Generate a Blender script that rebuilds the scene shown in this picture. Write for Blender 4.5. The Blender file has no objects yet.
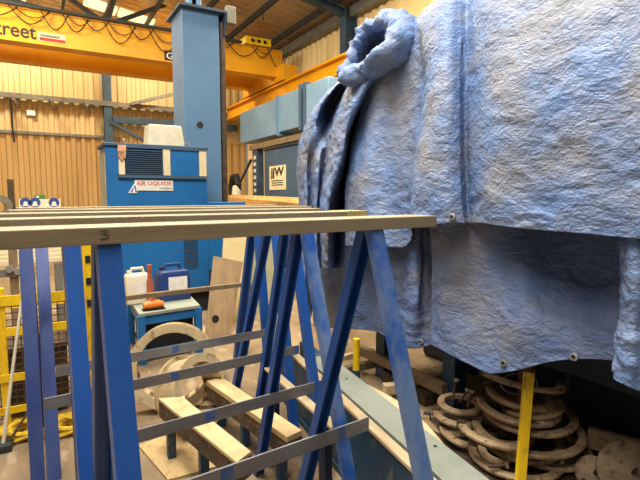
import bpy, bmesh, math, random
from mathutils import Vector, Matrix, noise
random.seed(7)
C = bpy.context.scene.collection
PI = math.pi
# ------------------------------------------------------------------ camera
F_PX, H = 481.0, 1.6
PITCH = math.atan((240-196.5)/F_PX); YAW = math.radians(30.3)
FW = Vector((math.sin(YAW)*math.cos(PITCH), math.cos(YAW)*math.cos(PITCH), -math.sin(PITCH)))
RT = Vector((math.cos(YAW), -math.sin(YAW), 0)); UP = RT.cross(FW)
cd = bpy.data.cameras.new('camera'); cam = bpy.data.objects.new('camera', cd); C.objects.link(cam)
cd.sensor_width = 36; cd.lens = 36*F_PX/640; cd.clip_start = .05; cd.clip_end = 200
cam.matrix_world = Matrix(((RT.x, UP.x, -FW.x, 0), (RT.y, UP.y, -FW.y, 0), (RT.z, UP.z, -FW.z, H), (0, 0, 0, 1)))
bpy.context.scene.camera = cam
EYE = Vector((0, 0, H))
# ------------------------------------------------------------------ world, lights, exposure
vs = bpy.context.scene.view_settings
vs.view_transform = 'Standard'; vs.look = 'None'; vs.gamma = 1; vs.use_curve_mapping = False; vs.exposure = 0.0
w = bpy.data.worlds.new('world'); bpy.context.scene.world = w; w.use_nodes = True
w.node_tree.nodes['Background'].inputs[0].default_value = (1.0, .98, .94, 1)
w.node_tree.nodes['Background'].inputs[1].default_value = 0.2
def area(name, loc, sx, sy, power, col, target=None):
    l = bpy.data.lights.new(name, 'AREA'); l.shape = 'RECTANGLE'; l.size = sx; l.size_y = sy; l.energy = power; l.color = col
    o = bpy.data.objects.new(name, l); C.objects.link(o); o.location = loc
    if target is not None:
        o.rotation_euler = (Vector(target)-Vector(loc)).to_track_quat('-Z', 'Y').to_euler()
    return o
WARM = (1.0, .86, .62); NEUT = (1.0, .96, .88)
area('overhead_light', (.3, 2.2, 6.3), 2.2, 3.0, 680, NEUT)
area('overhead_light', (-2.6, -.6, 6.3), 2.2, 2.2, 230, NEUT, (1.6, 2.0, .6))  # fill added from behind the camera, aimed at the trestles, no fitting
area('overhead_light', (1.2, 7.6, 6.5), 1.6, 1.6, 420, WARM)
area('overhead_light', (-3.2, 9.5, 6.4), 1.6, 1.6, 660, WARM, (-.5, 14.5, 2.6))
area('overhead_light', (3.4, 15.4, 6.3), 1.2, .8, 200, WARM)
area('overhead_light', (-.6, 15.4, 6.6), 1.2, .8, 260, WARM)
area('overhead_light', (4.3, 6.6, 6.3), 1.0, 1.0, 400, WARM)

# ------------------------------------------------------------------ pixel helpers (frame of the photograph -> world)
def ray(x, y): return FW + RT*((x-320)/F_PX) + UP*((240-y)/F_PX)
def atz(x, y, z): r = ray(x, y); return EYE + r*((z-H)/r.z)
def atY(x, y, Y): r = ray(x, y); return EYE + r*(Y/r.y)
def atX(x, y, X): r = ray(x, y); return EYE + r*(X/r.x)
# ------------------------------------------------------------------ materials
def lin(c):
    return tuple(((v/255)/12.92 if v/255 <= .04045 else ((v/255+.055)/1.055)**2.4) for v in c)
def mat(name, c1, c2=None, scale=6, rough=.6, metal=0, bump=0, bscale=40, c3=None, stretch=(1, 1, 1), lo=.4, hi=.65, spec=.5):
    m = bpy.data.materials.new(name); m.use_nodes = True; nt = m.node_tree; b = nt.nodes['Principled BSDF']
    b.inputs['Roughness'].default_value = rough; b.inputs['Metallic'].default_value = metal
    b.inputs['Specular IOR Level'].default_value = spec
    tc = nt.nodes.new('ShaderNodeTexCoord'); mp = nt.nodes.new('ShaderNodeMapping'); mp.inputs['Scale'].default_value = stretch
    nt.links.new(tc.outputs['Object'], mp.inputs[0])
    c2 = c2 or tuple(int(v*.82) for v in c1)
    n = nt.nodes.new('ShaderNodeTexNoise'); n.inputs['Scale'].default_value = scale; n.inputs['Detail'].default_value = 8; n.inputs['Roughness'].default_value = .65
    nt.links.new(mp.outputs[0], n.inputs['Vector'])
    r = nt.nodes.new('ShaderNodeValToRGB'); nt.links.new(n.outputs['Fac'], r.inputs[0])
    e = r.color_ramp.elements; e[0].position = lo; e[0].color = (*lin(c1), 1); e[1].position = hi; e[1].color = (*lin(c2), 1)
    out = r.outputs[0]
    if c3:
        n2 = nt.nodes.new('ShaderNodeTexNoise'); n2.inputs['Scale'].default_value = scale*4.3; n2.inputs['Detail'].default_value = 6
        nt.links.new(mp.outputs[0], n2.inputs['Vector'])
        r2 = nt.nodes.new('ShaderNodeValToRGB'); r2.color_ramp.elements[0].position = .58; r2.color_ramp.elements[1].position = .68
        nt.links.new(n2.outputs['Fac'], r2.inputs[0])
        mx = nt.nodes.new('ShaderNodeMixRGB'); nt.links.new(r2.outputs[0], mx.inputs[0]); nt.links.new(out, mx.inputs[1]); mx.inputs[2].default_value = (*lin(c3), 1)
        out = mx.outputs[0]
    nt.links.new(out, b.inputs['Base Color'])
    if bump:
        nb = nt.nodes.new('ShaderNodeTexNoise'); nb.inputs['Scale'].default_value = bscale; nb.inputs['Detail'].default_value = 6
        nt.links.new(mp.outputs[0], nb.inputs['Vector'])
        bp = nt.nodes.new('ShaderNodeBump'); bp.inputs['Strength'].default_value = bump; bp.inputs['Distance'].default_value = .02
        nt.links.new(nb.outputs['Fac'], bp.inputs['Height']); nt.links.new(bp.outputs[0], b.inputs['Normal'])
    return m
def emit(name, c, s):
    m = bpy.data.materials.new(name); m.use_nodes = True; b = m.node_tree.nodes['Principled BSDF']
    b.inputs['Base Color'].default_value = (*lin(c), 1); b.inputs['Emission Color'].default_value = (*lin(c), 1); b.inputs['Emission Strength'].default_value = s
    return m
M = {
 'floor': mat('dusty_concrete', (150, 128, 98), (108, 88, 66), 1.6, .75, 0, .25, 25, (170, 150, 120), (1, .35, 1)),
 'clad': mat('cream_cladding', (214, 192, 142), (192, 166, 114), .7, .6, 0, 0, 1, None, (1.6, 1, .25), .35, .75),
 'clad_low': mat('stained_dimmer_cladding', (182, 148, 92), (154, 120, 68), .8, .6, 0, 0, 1, None, (1.8, 1, .2), .3, .75),  # lower sheet: stain streaks, with its dimmer light also put into the colour
 'clad_r': mat('cream_wall_sheet', (226, 202, 148), (206, 178, 120), .9, .6, 0, 0, 1, None, (1, 1.6, .25)),
 'roof': mat('roof_sheet', (206, 184, 146), (180, 158, 122), 1.2, .8, 0, 0),
 'roof_steel': mat('dark_roof_steel', (48, 52, 54), (36, 38, 40), 3, .6),
 'navy_steel': mat('blue_building_steel', (52, 78, 98), (38, 58, 74), 3, .55),
 'crane': mat('crane_yellow', (230, 164, 14), (216, 148, 8), .8, .45),
 'crane_rear': mat('crane_rear_yellow', (234, 168, 18), (218, 150, 10), 1, .45),  # yellow of the rear girder, a touch lighter than the front one
 'blue_slate': mat('slate_trestle_blue', (48, 66, 122), (70, 84, 128), 3, .45, 0, .08, 60, None, (1, 1, .35)),
 'blue': mat('trestle_blue', (18, 76, 156), (44, 90, 156), 3, .42, .0, .08, 60, None, (1, 1, .35), .35, .75),
 'blue_worn': mat('worn_trestle_blue', (104, 130, 172), (34, 86, 168), 5, .45, 0, .1, 60, None, (1, 1, .55), .42, .56),
 'rail': mat('galvanised_rail', (158, 144, 116), (136, 122, 94), 3, .5, .1, .06, 70, None, (.5, 3, 3)),
 'flat': mat('bare_steel_flat', (134, 134, 138), (116, 116, 120), 4, .45, .2, .04, 60, None, (.6, 2, 2)),
 'flatpaint': mat('blue_smear', (56, 92, 160), (80, 106, 156), 20, .5),
 'wood': mat('pale_timber', (222, 194, 144), (200, 168, 116), 3, .7, 0, .1, 40, None, (5, .8, 4)),
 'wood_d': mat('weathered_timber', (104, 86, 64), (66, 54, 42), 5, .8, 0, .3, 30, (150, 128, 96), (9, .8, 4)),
 'ply': mat('plywood', (206, 176, 124), (186, 154, 104), 2, .6, 0, .05, 40, (170, 136, 90), (3, 3, .8)),
 'ply_g': mat('grey_plywood', (178, 150, 112), (150, 124, 92), 2, .65, 0, .05, 40, None, (6, 6, .7)),
 'board': mat('cream_board', (214, 196, 146), (198, 178, 128), 2, .6),
 'board_g': mat('greenish_board', (168, 168, 138), (150, 150, 122), 2, .5),
 'orange_ply': mat('chipboard', (206, 160, 96), (176, 124, 66), 14, .7, 0, .2, 60),
 'mach': mat('machine_blue', (26, 104, 166), (22, 92, 150), 1.5, .4),
 'mach_side': mat('machine_pale_side', (176, 172, 156), (156, 150, 132), 2, .5),
 'col': mat('column_blue', (88, 124, 158), (80, 114, 148), .9, .45),
 'col_d': mat('column_dark_blue', (56, 76, 98), (46, 62, 82), 2, .5),
 'duct': mat('pale_blue_box', (116, 148, 176), (102, 134, 162), 1.2, .5),
 'cab': mat('slate_blue_cabinet', (62, 88, 112), (52, 76, 100), 1.5, .5),
 'teal': mat('worn_teal_steel', (36, 74, 98), (26, 52, 72), 4, .5, 0, .1, 40, (88, 96, 92), (1, 1, .5)),
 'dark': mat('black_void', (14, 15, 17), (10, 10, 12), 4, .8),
 'dkblue': mat('dark_machine_blue', (22, 38, 60), (16, 26, 42), 3, .5, 0, .1, 30),
 'black': mat('black_rubber', (24, 24, 25), (18, 18, 18), 8, .6),
 'plate': mat('grey_green_plate', (156, 160, 146), (136, 142, 130), 3, .45, .1, .04, 50, None),
 'strip': mat('pale_strip', (204, 182, 144), (176, 152, 114), 5, .65, 0, .1, 50, None, (4, .6, 4)),
 'ring': mat('pale_ring', (208, 188, 146), (182, 158, 116), 4, .7, 0, .15, 40, (150, 128, 94)),
 'rust': mat('brown_cast_steel', (176, 150, 116), (128, 104, 78), 7, .5, .1, .15, 60, (96, 76, 56)),
 'rust_d': mat('dark_rusty_steel', (78, 62, 50), (48, 38, 30), 9, .6, .3, .3, 60, (110, 86, 62)),
 'yel': mat('safety_yellow', (236, 196, 20), (218, 174, 14), 6, .45, 0, .08, 40, (190, 150, 30), (1, 1, .4)),
 'steel': mat('galvanised_steel', (170, 170, 166), (140, 140, 136), 6, .4, .6),
 'grey': mat('grey_steel', (120, 118, 110), (98, 96, 88), 5, .5, .2),
 'tan': mat('brown_tube', (142, 122, 94), (120, 100, 76), 8, .45, .2),
 'can_w': mat('white_plastic', (214, 204, 178), (196, 186, 160), 5, .5),
 'can_b': mat('blue_plastic', (30, 58, 112), (24, 48, 98), 5, .4),
 'label': mat('white_label', (222, 218, 206), (206, 200, 188), 12, .6),
 'orange': mat('orange_plastic', (226, 124, 36), (206, 106, 28), 9, .5),
 'redbr': mat('red_brown_plastic', (170, 88, 56), (146, 72, 46), 9, .5),
 'red': mat('red_paint', (196, 34, 30), (180, 30, 26), 9, .5),
 'sign_blue': mat('sign_blue', (32, 66, 150), (28, 58, 138), 9, .5),
 'green': mat('sign_green', (40, 130, 70), (34, 116, 60), 9, .5),
 'white': mat('white_paint', (236, 234, 226), (224, 222, 212), 6, .5),
 'ink': mat('dark_ink', (34, 32, 34), (28, 26, 28), 9, .6),
 'cream_sign': mat('cream_sign', (222, 206, 168), (210, 192, 152), 5, .6),
 'yfloor': mat('yellow_webbing', (232, 194, 40), (196, 156, 26), 16, .7, 0, .3, 40),
 'mesh': mat('dark_mesh_wire', (96, 82, 62), (74, 62, 48), 8, .5, .4),
 'sky': emit('rooflight_daylight', (255, 238, 190), 1.1),
 'lamp': emit('lamp_glow', (255, 244, 220), 14),
}
def tarp_mat(name, base, pale, dust, d_lo, d_hi):
    m = bpy.data.materials.new(name); m.use_nodes = True; nt = m.node_tree; b = nt.nodes['Principled BSDF']
    b.inputs['Roughness'].default_value = .56; b.inputs['Specular IOR Level'].default_value = .5
    tc = nt.nodes.new('ShaderNodeTexCoord')
    def nz(s, d=6, sc=(1, 1, 1)):
        mp = nt.nodes.new('ShaderNodeMapping'); mp.inputs['Scale'].default_value = sc; nt.links.new(tc.outputs['Object'], mp.inputs[0])
        n = nt.nodes.new('ShaderNodeTexNoise'); n.inputs['Scale'].default_value = s; n.inputs['Detail'].default_value = d; n.inputs['Roughness'].default_value = .6
        nt.links.new(mp.outputs[0], n.inputs['Vector']); return n
    def ramp(src, a, bb):
        r = nt.nodes.new('ShaderNodeValToRGB'); r.color_ramp.elements[0].position = a; r.color_ramp.elements[1].position = bb
        nt.links.new(src, r.inputs[0]); return r
    n1 = nz(3.2, 5); r1 = ramp(n1.outputs['Fac'], .35, .7); r1.color_ramp.elements[0].color = (*lin(base), 1); r1.color_ramp.elements[1].color = (*lin(pale), 1)
    n2 = nz(2.1, 9); r2 = ramp(n2.outputs['Fac'], d_lo, d_hi)
    mx = nt.nodes.new('ShaderNodeMixRGB'); nt.links.new(r2.outputs[0], mx.inputs[0]); nt.links.new(r1.outputs[0], mx.inputs[1]); mx.inputs[2].default_value = (*lin(dust), 1)
    nt.links.new(mx.outputs[0], b.inputs['Base Color'])
    # fine crumple: folded (ridged) noise at three sizes, squashed so the creases run sideways
    acc = None
    for sc_, st, wt in ((7.5, (1, .7, 1.25), .75), (18, (1, .7, 1.3), .62), (42, (1, .8, 1.2), .4)):
        n = nz(sc_, 2, st); n.inputs['Distortion'].default_value = .35; n.inputs['Roughness'].default_value = .5
        a1 = nt.nodes.new('ShaderNodeMath'); a1.operation = 'SUBTRACT'; nt.links.new(n.outputs['Fac'], a1.inputs[0]); a1.inputs[1].default_value = .5
        a2 = nt.nodes.new('ShaderNodeMath'); a2.operation = 'ABSOLUTE'; nt.links.new(a1.outputs[0], a2.inputs[0])
        a3 = nt.nodes.new('ShaderNodeMath'); a3.operation = 'MULTIPLY_ADD'; nt.links.new(a2.outputs[0], a3.inputs[0]); a3.inputs[1].default_value = wt
        if acc is None: a3.inputs[2].default_value = 0
        else: nt.links.new(acc.outputs[0], a3.inputs[2])
        acc = a3
    bp = nt.nodes.new('ShaderNodeBump'); bp.inputs['Strength'].default_value = .52; bp.inputs['Distance'].default_value = .05
    nt.links.new(acc.outputs[0], bp.inputs['Height']); nt.links.new(bp.outputs[0], b.inputs['Normal'])
    return m
M['tarp'] = tarp_mat('blue_tarpaulin', (88, 114, 158), (110, 134, 174), (126, 129, 140), .44, .62)
M['tarp_shade'] = tarp_mat('shaded_blue_tarpaulin', (84, 104, 146), (104, 122, 158), (116, 120, 134), .48, .64)  # darker copy of the tarp: shade of the lower sheets put into the colour
# ------------------------------------------------------------------ mesh helpers
class MB:
    def __init__(s): s.bm = bmesh.new()
    def poly(s, vs, faces):
        v = [s.bm.verts.new(Vector(p)) for p in vs]
        for f in faces:
            try: s.bm.faces.new([v[i] for i in f])
            except ValueError: pass
        return s
    def box(s, a, b, bev=0):
        x0, y0, z0 = a; x1, y1, z1 = b
        return s.hexa([(x0, y0, z0), (x1, y0, z0), (x1, y1, z0), (x0, y1, z0), (x0, y0, z1), (x1, y0, z1), (x1, y1, z1), (x0, y1, z1)])
    def hexa(s, p):
        return s.poly(p, [(0, 3, 2, 1), (4, 5, 6, 7), (0, 1, 5, 4), (1, 2, 6, 5), (2, 3, 7, 6), (3, 0, 4, 7)])
    def bar(s, p0, p1, w, h, side):
        """box from p0 to p1; w measured along 'side', h across both"""
        p0 = Vector(p0); p1 = Vector(p1); d = (p1-p0).normalized(); sd = Vector(side); sd = (sd - d*sd.dot(d)).normalized(); u = d.cross(sd)
        a = sd*w/2; b = u*h/2
        return s.hexa([p0-a-b, p0+a-b, p0+a+b, p0-a+b, p1-a-b, p1+a-b, p1+a+b, p1-a+b])
    def tube(s, pts, r, n=8, cap=True):
        pts = [Vector(p) for p in pts]; rings = []
        rs = r if isinstance(r, (list, tuple)) else [r]*len(pts)
        up = Vector((0, 0, 1))
        for i, p in enumerate(pts):
            d = (pts[min(i+1, len(pts)-1)] - pts[max(i-1, 0)]).normalized()
            sd = d.cross(up)
            if sd.length < .05: sd = d.cross(Vector((0, 1, 0)))
            sd.normalize(); u = sd.cross(d)
            rings.append([s.bm.verts.new(p + (sd*math.cos(2*PI*k/n) + u*math.sin(2*PI*k/n))*rs[i]) for k in range(n)])
        for a, b in zip(rings, rings[1:]):
            for k in range(n): s.bm.faces.new((a[k], a[(k+1) % n], b[(k+1) % n], b[k]))
        if cap: s.bm.faces.new(rings[0][::-1]); s.bm.faces.new(rings[-1])
        return s
    def lathe(s, c, prof, ax=(0, 0, 1), n=24, a0=0, a1=2*PI, closed=False):
        """prof: (radius, height along ax); closed profile makes a ring section"""
        c = Vector(c); ax = Vector(ax).normalized(); e = ax.orthogonal().normalized(); g = ax.cross(e)
        full = abs(a1-a0-2*PI) < 1e-6; m = n if full else n+1; rings = []
        for k in range(m):
            t = a0+(a1-a0)*k/n; d = e*math.cos(t)+g*math.sin(t)
            rings.append([s.bm.verts.new(c+d*r+ax*h) for r, h in prof])
        K = len(prof)
        for k in range(n):
            a = rings[k]; b = rings[(k+1) % m]
            for j in range(K if closed else K-1):
                q = (a[j], b[j], b[(j+1) % K], a[(j+1) % K])
                try: s.bm.faces.new(q)
                except ValueError: pass
        if not full and closed:
            s.bm.faces.new(rings[0]); s.bm.faces.new(rings[-1][::-1])
        bmesh.ops.remove_doubles(s.bm, verts=s.bm.verts[:], dist=1e-5)
        return s
    def prism(s, poly, ext):
        e = Vector(ext); n = len(poly); P = [Vector(p) for p in poly]
        return s.poly(P+[p+e for p in P], [tuple(range(n))[::-1], tuple(range(n, 2*n))]+[(i, (i+1) % n, n+(i+1) % n, n+i) for i in range(n)])
    def build(s, name, m, parent=None, bevel=0, smooth=False, base=None):
        bmesh.ops.recalc_face_normals(s.bm, faces=s.bm.faces[:])
        vs_ = [v.co for v in s.bm.verts]
        if parent is None:
            if base is None:
                base = Vector(((min(v.x for v in vs_)+max(v.x for v in vs_))/2, (min(v.y for v in vs_)+max(v.y for v in vs_))/2, min(v.z for v in vs_)))
            org = Vector(base)
        else:
            org = Vector((0, 0, 0)); p = parent
            while p: org += p.location; p = p.parent
        bmesh.ops.translate(s.bm, verts=s.bm.verts[:], vec=-org)
        me = bpy.data.meshes.new(name); s.bm.to_mesh(me); s.bm.free()
        o = bpy.data.objects.new(name, me); C.objects.link(o)
        if parent: o.parent = parent
        else: o.location = org
        me.materials.append(M[m] if isinstance(m, str) else m)
        if bevel:
            b = o.modifiers.new('bevel', 'BEVEL'); b.width = bevel; b.segments = 2; b.limit_method = 'ANGLE'
        if smooth:
            for p in me.polygons: p.use_smooth = True
            try: me.set_sharp_from_angle(angle=math.radians(40))
            except Exception: pass
        return o
def tag(o, label=None, cat=None, group=None, kind=None):
    if label: o['label'] = label
    if cat: o['category'] = cat
    if group: o['group'] = group
    if kind: o['kind'] = kind
    return o
def thing(name, loc, label, cat, group=None):
    o = bpy.data.objects.new(name, None); C.objects.link(o); o.location = loc; o.empty_display_size = .1
    return tag(o, label, cat, group)
def struct(o, label=None): o['kind'] = 'structure'; return tag(o, label)
def text(name, body, m, org, xdir, ydir, height, parent, width=None, depth=.002, bold=0):
    cu = bpy.data.curves.new(name, 'FONT'); cu.body = body; cu.size = 1; cu.extrude = depth; cu.offset = bold
    t = bpy.data.objects.new(name+'_curve', cu); C.objects.link(t)
    bpy.context.view_layer.update()
    me = bpy.data.meshes.new_from_object(t.evaluated_get(bpy.context.evaluated_depsgraph_get()))
    bpy.data.objects.remove(t)
    xs = [v.co.x for v in me.vertices]; ys = [v.co.y for v in me.vertices]
    sy = height/(max(ys)-min(ys)); sx = (width/(max(xs)-min(xs))) if width else sy
    X = Vector(xdir).normalized(); Y = Vector(ydir).normalized(); Z = X.cross(Y)
    o_ = Vector((0, 0, 0)); p = parent
    while p: o_ += p.location; p = p.parent
    mnx, mny = min(xs), min(ys)
    for v in me.vertices:
        v.co = Vector(org) + X*((v.co.x-mnx)*sx) + Y*((v.co.y-mny)*sy) + Z*v.co.z - o_
    me.name = name; me.materials.clear(); me.materials.append(M[m])
    o = bpy.data.objects.new(name, me); C.objects.link(o); o.parent = parent
    return o
# ================================================================== SETTING
XW, YR, ZE, SL = 7.0, 17.5, 6.27, .17           # right wall, rear wall, eave height, roof slope
def roofz(x): return ZE + (XW-x)*SL
m = MB().poly([(-9, -7, 0), (XW+.1, -7, 0), (XW+.1, YR+.1, 0), (-9, YR+.1, 0)], [(0, 1, 2, 3)])
struct(m.build('floor', 'floor', base=(0, 0, 0)))
def corrugated(p0, along, up, length, z0f, z1f, nrm, pitch=.29, dep=.055):
    """trapezoid sheet: p0 + along*s, from height z0 to z1(s)"""
    m = MB(); p0 = Vector(p0); al = Vector(along); nr = Vector(nrm); pts = []; s = 0
    while s < length:
        for f, d in ((0, 0), (.38, 0), (.5, dep), (.88, dep)):
            if s+f*pitch <= length: pts.append((s+f*pitch, d))
        s += pitch
    bot = [m.bm.verts.new(p0+al*s_+nr*d+Vector((0, 0, z0f(s_)))) for s_, d in pts]
    top = [m.bm.verts.new(p0+al*s_+nr*d+Vector((0, 0, z1f(s_)))) for s_, d in pts]
    for i in range(len(pts)-1): m.bm.faces.new((bot[i], bot[i+1], top[i+1], top[i]))
    return m
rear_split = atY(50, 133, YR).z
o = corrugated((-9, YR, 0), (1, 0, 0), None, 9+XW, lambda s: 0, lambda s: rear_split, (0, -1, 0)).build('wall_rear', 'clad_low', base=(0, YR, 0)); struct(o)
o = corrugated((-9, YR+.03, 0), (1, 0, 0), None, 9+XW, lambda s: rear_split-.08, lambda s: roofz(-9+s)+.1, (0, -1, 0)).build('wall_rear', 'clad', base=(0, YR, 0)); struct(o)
o = corrugated((XW, -7, 0), (0, 1, 0), None, YR+7, lambda s: 0, lambda s: ZE+.05, (-1, 0, 0)).build('wall_right', 'clad_r', base=(XW, 0, 0)); struct(o)
# roof sheet, ribs running up the slope
m = MB(); pts = []; s = -7
while s < YR:
    for f, d in ((0, 0), (.5, 0), (.6, .04), (.9, .04)): pts.append((s+f*.33, d))
    s += .33
A = [m.bm.verts.new((XW+.2, y, roofz(XW+.2)+.05+d)) for y, d in pts]; B = [m.bm.verts.new((-9, y, roofz(-9)+.05+d)) for y, d in pts]
for i in range(len(pts)-1): m.bm.faces.new((A[i], A[i+1], B[i+1], B[i]))
struct(m.build('ceiling', 'roof', base=(0, 0, ZE)))
# rooflights let into the roof near the rear wall
def atroof(x, y):
    r = ray(x, y); k = (roofz(0)-H)/(r.z+SL*r.x); return EYE + r*k
n_ = 0
for (pa_, pb_) in (((84, 1), (116, 11.5)), ((119, 12.5), (153, 24)), ((4, -14), (26, 1))):
    n_ += 1; a = atroof(*pa_); b = atroof(*pb_); y = (a.y+b.y)/2; x0, x1 = a.x, b.x
    m = MB().hexa([(x0, y-.3, roofz(x0)-.03), (x1, y-.3, roofz(x1)-.03), (x1, y+.3, roofz(x1)-.03), (x0, y+.3, roofz(x0)-.03),
                   (x0, y-.3, roofz(x0)+.045), (x1, y-.3, roofz(x1)+.045), (x1, y+.3, roofz(x1)+.045), (x0, y+.3, roofz(x0)+.045)])
    struct(m.build('window_%d' % n_, 'sky'))
# purlins along the building, rafters across it, columns on the right wall
for x in (6.4, 5.3, 4.2, 3.1, 2.0, .9, -.2, -1.3, -2.4, -3.5):
    z = roofz(x)-.01
    struct(MB().box((x-.03, -6, z-.16), (x+.03, YR, z)).build('roof_purlin', 'roof_steel'))
struct(MB().box((6.75, -6, ZE-.32), (6.93, YR-.05, ZE-.05)).build('eave_beam', 'grey'))
for y in (1.8, 6.0, 10.2, 14.4):
    m = MB(); x1 = 3.9 if y > 14 else -7
    dd = 0 if y > 14 else .28
    for z0, z1, hw in ((-.2, -.23, .11), (-.62+dd, -.65+dd, .11), (-.2, -.65+dd, .012)):
        m.hexa([(6.6, y-hw, roofz(6.6)+z1), (6.6, y+hw, roofz(6.6)+z1), (x1, y+hw, roofz(x1)+z1*.8), (x1, y-hw, roofz(x1)+z1*.8),
                (6.6, y-hw, roofz(6.6)+z0), (6.6, y+hw, roofz(6.6)+z0), (x1, y+hw, roofz(x1)+z0), (x1, y-hw, roofz(x1)+z0)])
    struct(m.build('roof_rafter', 'navy_steel'))
    if y > 14:
        m = MB().prism([(6.62, y-.01, roofz(6.6)-.5), (6.62, y-.01, roofz(6.6)-1.05), (5.1, y-.01, roofz(5.1)-.6)], (0, .02, 0))
        m.box((6.56, y-.012, ZE-.9), (6.6, y+.012, ZE-.3))
        struct(m.build('rafter_haunch', 'navy_steel'))
    m = MB().box((6.6, y-.13, 0), (6.63, y+.13, ZE-.1)).box((6.9, y-.13, 0), (6.93, y+.13, ZE-.1)).box((6.63, y-.015, 0), (6.9, y+.015, ZE-.1))
    struct(m.build('building_column', 'navy_steel'))
# slim roof bracing left of the blue column
nd = atY(107, 25, 14.4)
for q in (atY(66, -4, 14.4), atY(116, -6, 14.4), atY(176, 1, 14.4), atY(176, 41, 14.4), atY(-40, -12, 14.4)):
    struct(MB().bar(nd, q, .12, .1, (0, 1, 0)).build('roof_brace', 'roof_steel'))
# rear-wall steel: column, blue rails, braces, galvanised rail with brackets
cx_ = atY(108, 120, YR-.2).x
m = MB().box((cx_-.12, YR-.3, 0), (cx_+.12, YR-.27, 6.9)).box((cx_-.12, YR-.1, 0), (cx_+.12, YR-.07, 6.9)).box((cx_-.015, YR-.27, 0), (cx_+.015, YR-.1, 6.9))
struct(m.build('building_column', 'navy_steel'))
za = atY(110, 119, YR-.3).z
struct(MB().box((cx_+.13, YR-.36, za-.11), (6.5, YR-.18, za+.11)).build('wall_girt', 'navy_steel'))
p0 = atY(111, 122, YR-.3); p1 = atY(144, 141, YR-.3)
struct(MB().bar(p0, p1, .1, .1, (0, 1, 0)).build('wall_diagonal', 'navy_steel'))
zr = atY(0, 95, YR-.3).z; zr2 = atY(0, 131, YR-.1).z
m = MB().box((-3, YR-.34, zr-.05), (6.5, YR-.28, zr+.1)).box((-3, YR-.28, zr+.02), (6.5, YR-.06, zr+.05))
struct(m.build('cable_rail', 'grey'))
struct(MB().box((-3, YR-.1, zr2-.04), (cx_-.13, YR-.05, zr2+.04)).build('wall_trim_rail', 'grey'))
p0 = atY(131, 104, YR-.42); p1 = atY(182, 92, YR-.62)
m = MB().bar(p0, p1, .1, .1, (0, 0, 1))  # grey slanting cable-tray arm, grouped with the wall steel
struct(m.build('wall_diagonal', 'grey'))
for px in (11, 48, 82):
    q = atY(px, 99, YR-.3); q.z = zr-.03
    t = thing('pipe_hanger', q, {11: 'dark bracket hanging from the grey wall rail, furthest left', 48: 'bracket hanging from the grey wall rail above the white wall lamp side', 82: 'bracket hanging from the grey wall rail nearest the blue wall column'}[px], 'bracket', 'brackets on the rear wall rail')
    MB().bar(q+Vector((0, 0, .1)), q+Vector((.16, -.1, -.22)), .05, .03, (1, 0, 0)).build('arm', 'rust_d', t)
    MB().tube([q+Vector((.16, -.1, -.3)), q+Vector((.16, -.1, -.2))], .07, 10).build('clamp', 'rust_d', t)
q = atY(31, 113, YR-.05)
t = thing('bulkhead_lamp', q, 'small white box lamp on the rear wall below the grey rail', 'lamp')
MB().box(q+Vector((-.13, -.03, -.1)), q+Vector((.13, .055, .1))).build('housing', 'grey', t)
MB().box(q+Vector((-.11, -.05, -.08)), q+Vector((.11, -.03, .08))).build('lens', 'white', t)
q0 = atY(11, 104, YR-.31); q0.z = zr-.045
tag(MB().tube([q0, q0+Vector((0, 0, -.8)), q0+Vector((.03, 0, -1.3))], .03).build('hanging_cable', 'black'), 'dark cable hanging from the rail at the left end of rear wall', 'cable')
# ================================================================== BRIDGE CRANE
YG, ZG0, ZG1 = 12.8, 4.95, 5.68
cr = thing('bridge_crane', (2, YG, ZG0), 'yellow twin girder overhead bridge crane spanning the hall with dark lettering', 'crane')
def girder(y, nm):
    m = MB().box((-7, y-.16, ZG0+.02), (6.15, y-.14, ZG1-.02)).box((-7, y+.14, ZG0+.02), (6.15, y+.16, ZG1-.02))
    m.box((-7, y-.2, ZG0), (6.15, y+.2, ZG0+.03)).box((-7, y-.2, ZG1-.03), (6.15, y+.2, ZG1))
    return m.build('girder', nm, cr)
girder(YG, 'crane'); girder(YG+1.75, 'crane_rear')
MB().box((5.95, YG-.6, ZG0-.15), (6.4, YG+2.4, ZG0+.28)).build('end_carriage', 'crane', cr, .01)
for yy in (YG-.45, YG+2.25):
    MB().lathe((6.2, yy, ZG0-.07), [(0, -.07), (.13, -.07), (.13, .07), (0, .07)], (1, 0, 0)).build('wheel', 'rust_d', cr)
b_ = MB().box((5.0, YG-.3, ZG1+.02), (5.75, YG+.15, ZG1+.22)).build('control_box', 'yel', cr, .01)
for k in range(3):
    MB().lathe((5.2+.18*k, YG-.305, ZG1+.12), [(0, -.01), (.05, -.01), (.05, .01), (0, .01)], (0, 1, 0), 12).build('port', 'black', b_)
MB().box((-7, YG-.3, ZG1+.0), (4.9, YG-.22, ZG1+.06)).build('cable_track', 'roof_steel', cr)
# festoon cables, each hung loop a part
xs = -1.5; k = 0
while xs < 5.8:
    wdt = random.uniform(.5, .95); drop = random.uniform(.22, .5)
    pts = [(xs+wdt*i/10, YG-.27-.03*math.sin(i), ZG1-.02-drop*4*(i/10)*(1-i/10)) for i in range(11)]
    MB().tube(pts, .013, 6).build('festoon_cable', 'black', cr)
    if k % 2 == 0:
        pts = [(xs+.1+wdt*.9*i/10, YG-.25, ZG1-.02-drop*2.2*(i/10)*(1-i/10)) for i in range(11)]
        MB().tube(pts, .01, 6).build('festoon_cable', 'black', cr)
    xs += wdt*.8; k += 1
def oncrane(x, y): return atY(x, y, YG-.165)
a = oncrane(-14, 40); b2 = oncrane(36.5, 40)
text('lettering', 'Street', 'ink', Vector((a.x, YG-.165, oncrane(10, 36).z)), (1, 0, 0), (0, 0, 1), .31, cr, b2.x-a.x, .003, .014)
a = oncrane(38, 41); b2 = oncrane(66, 44)
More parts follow.
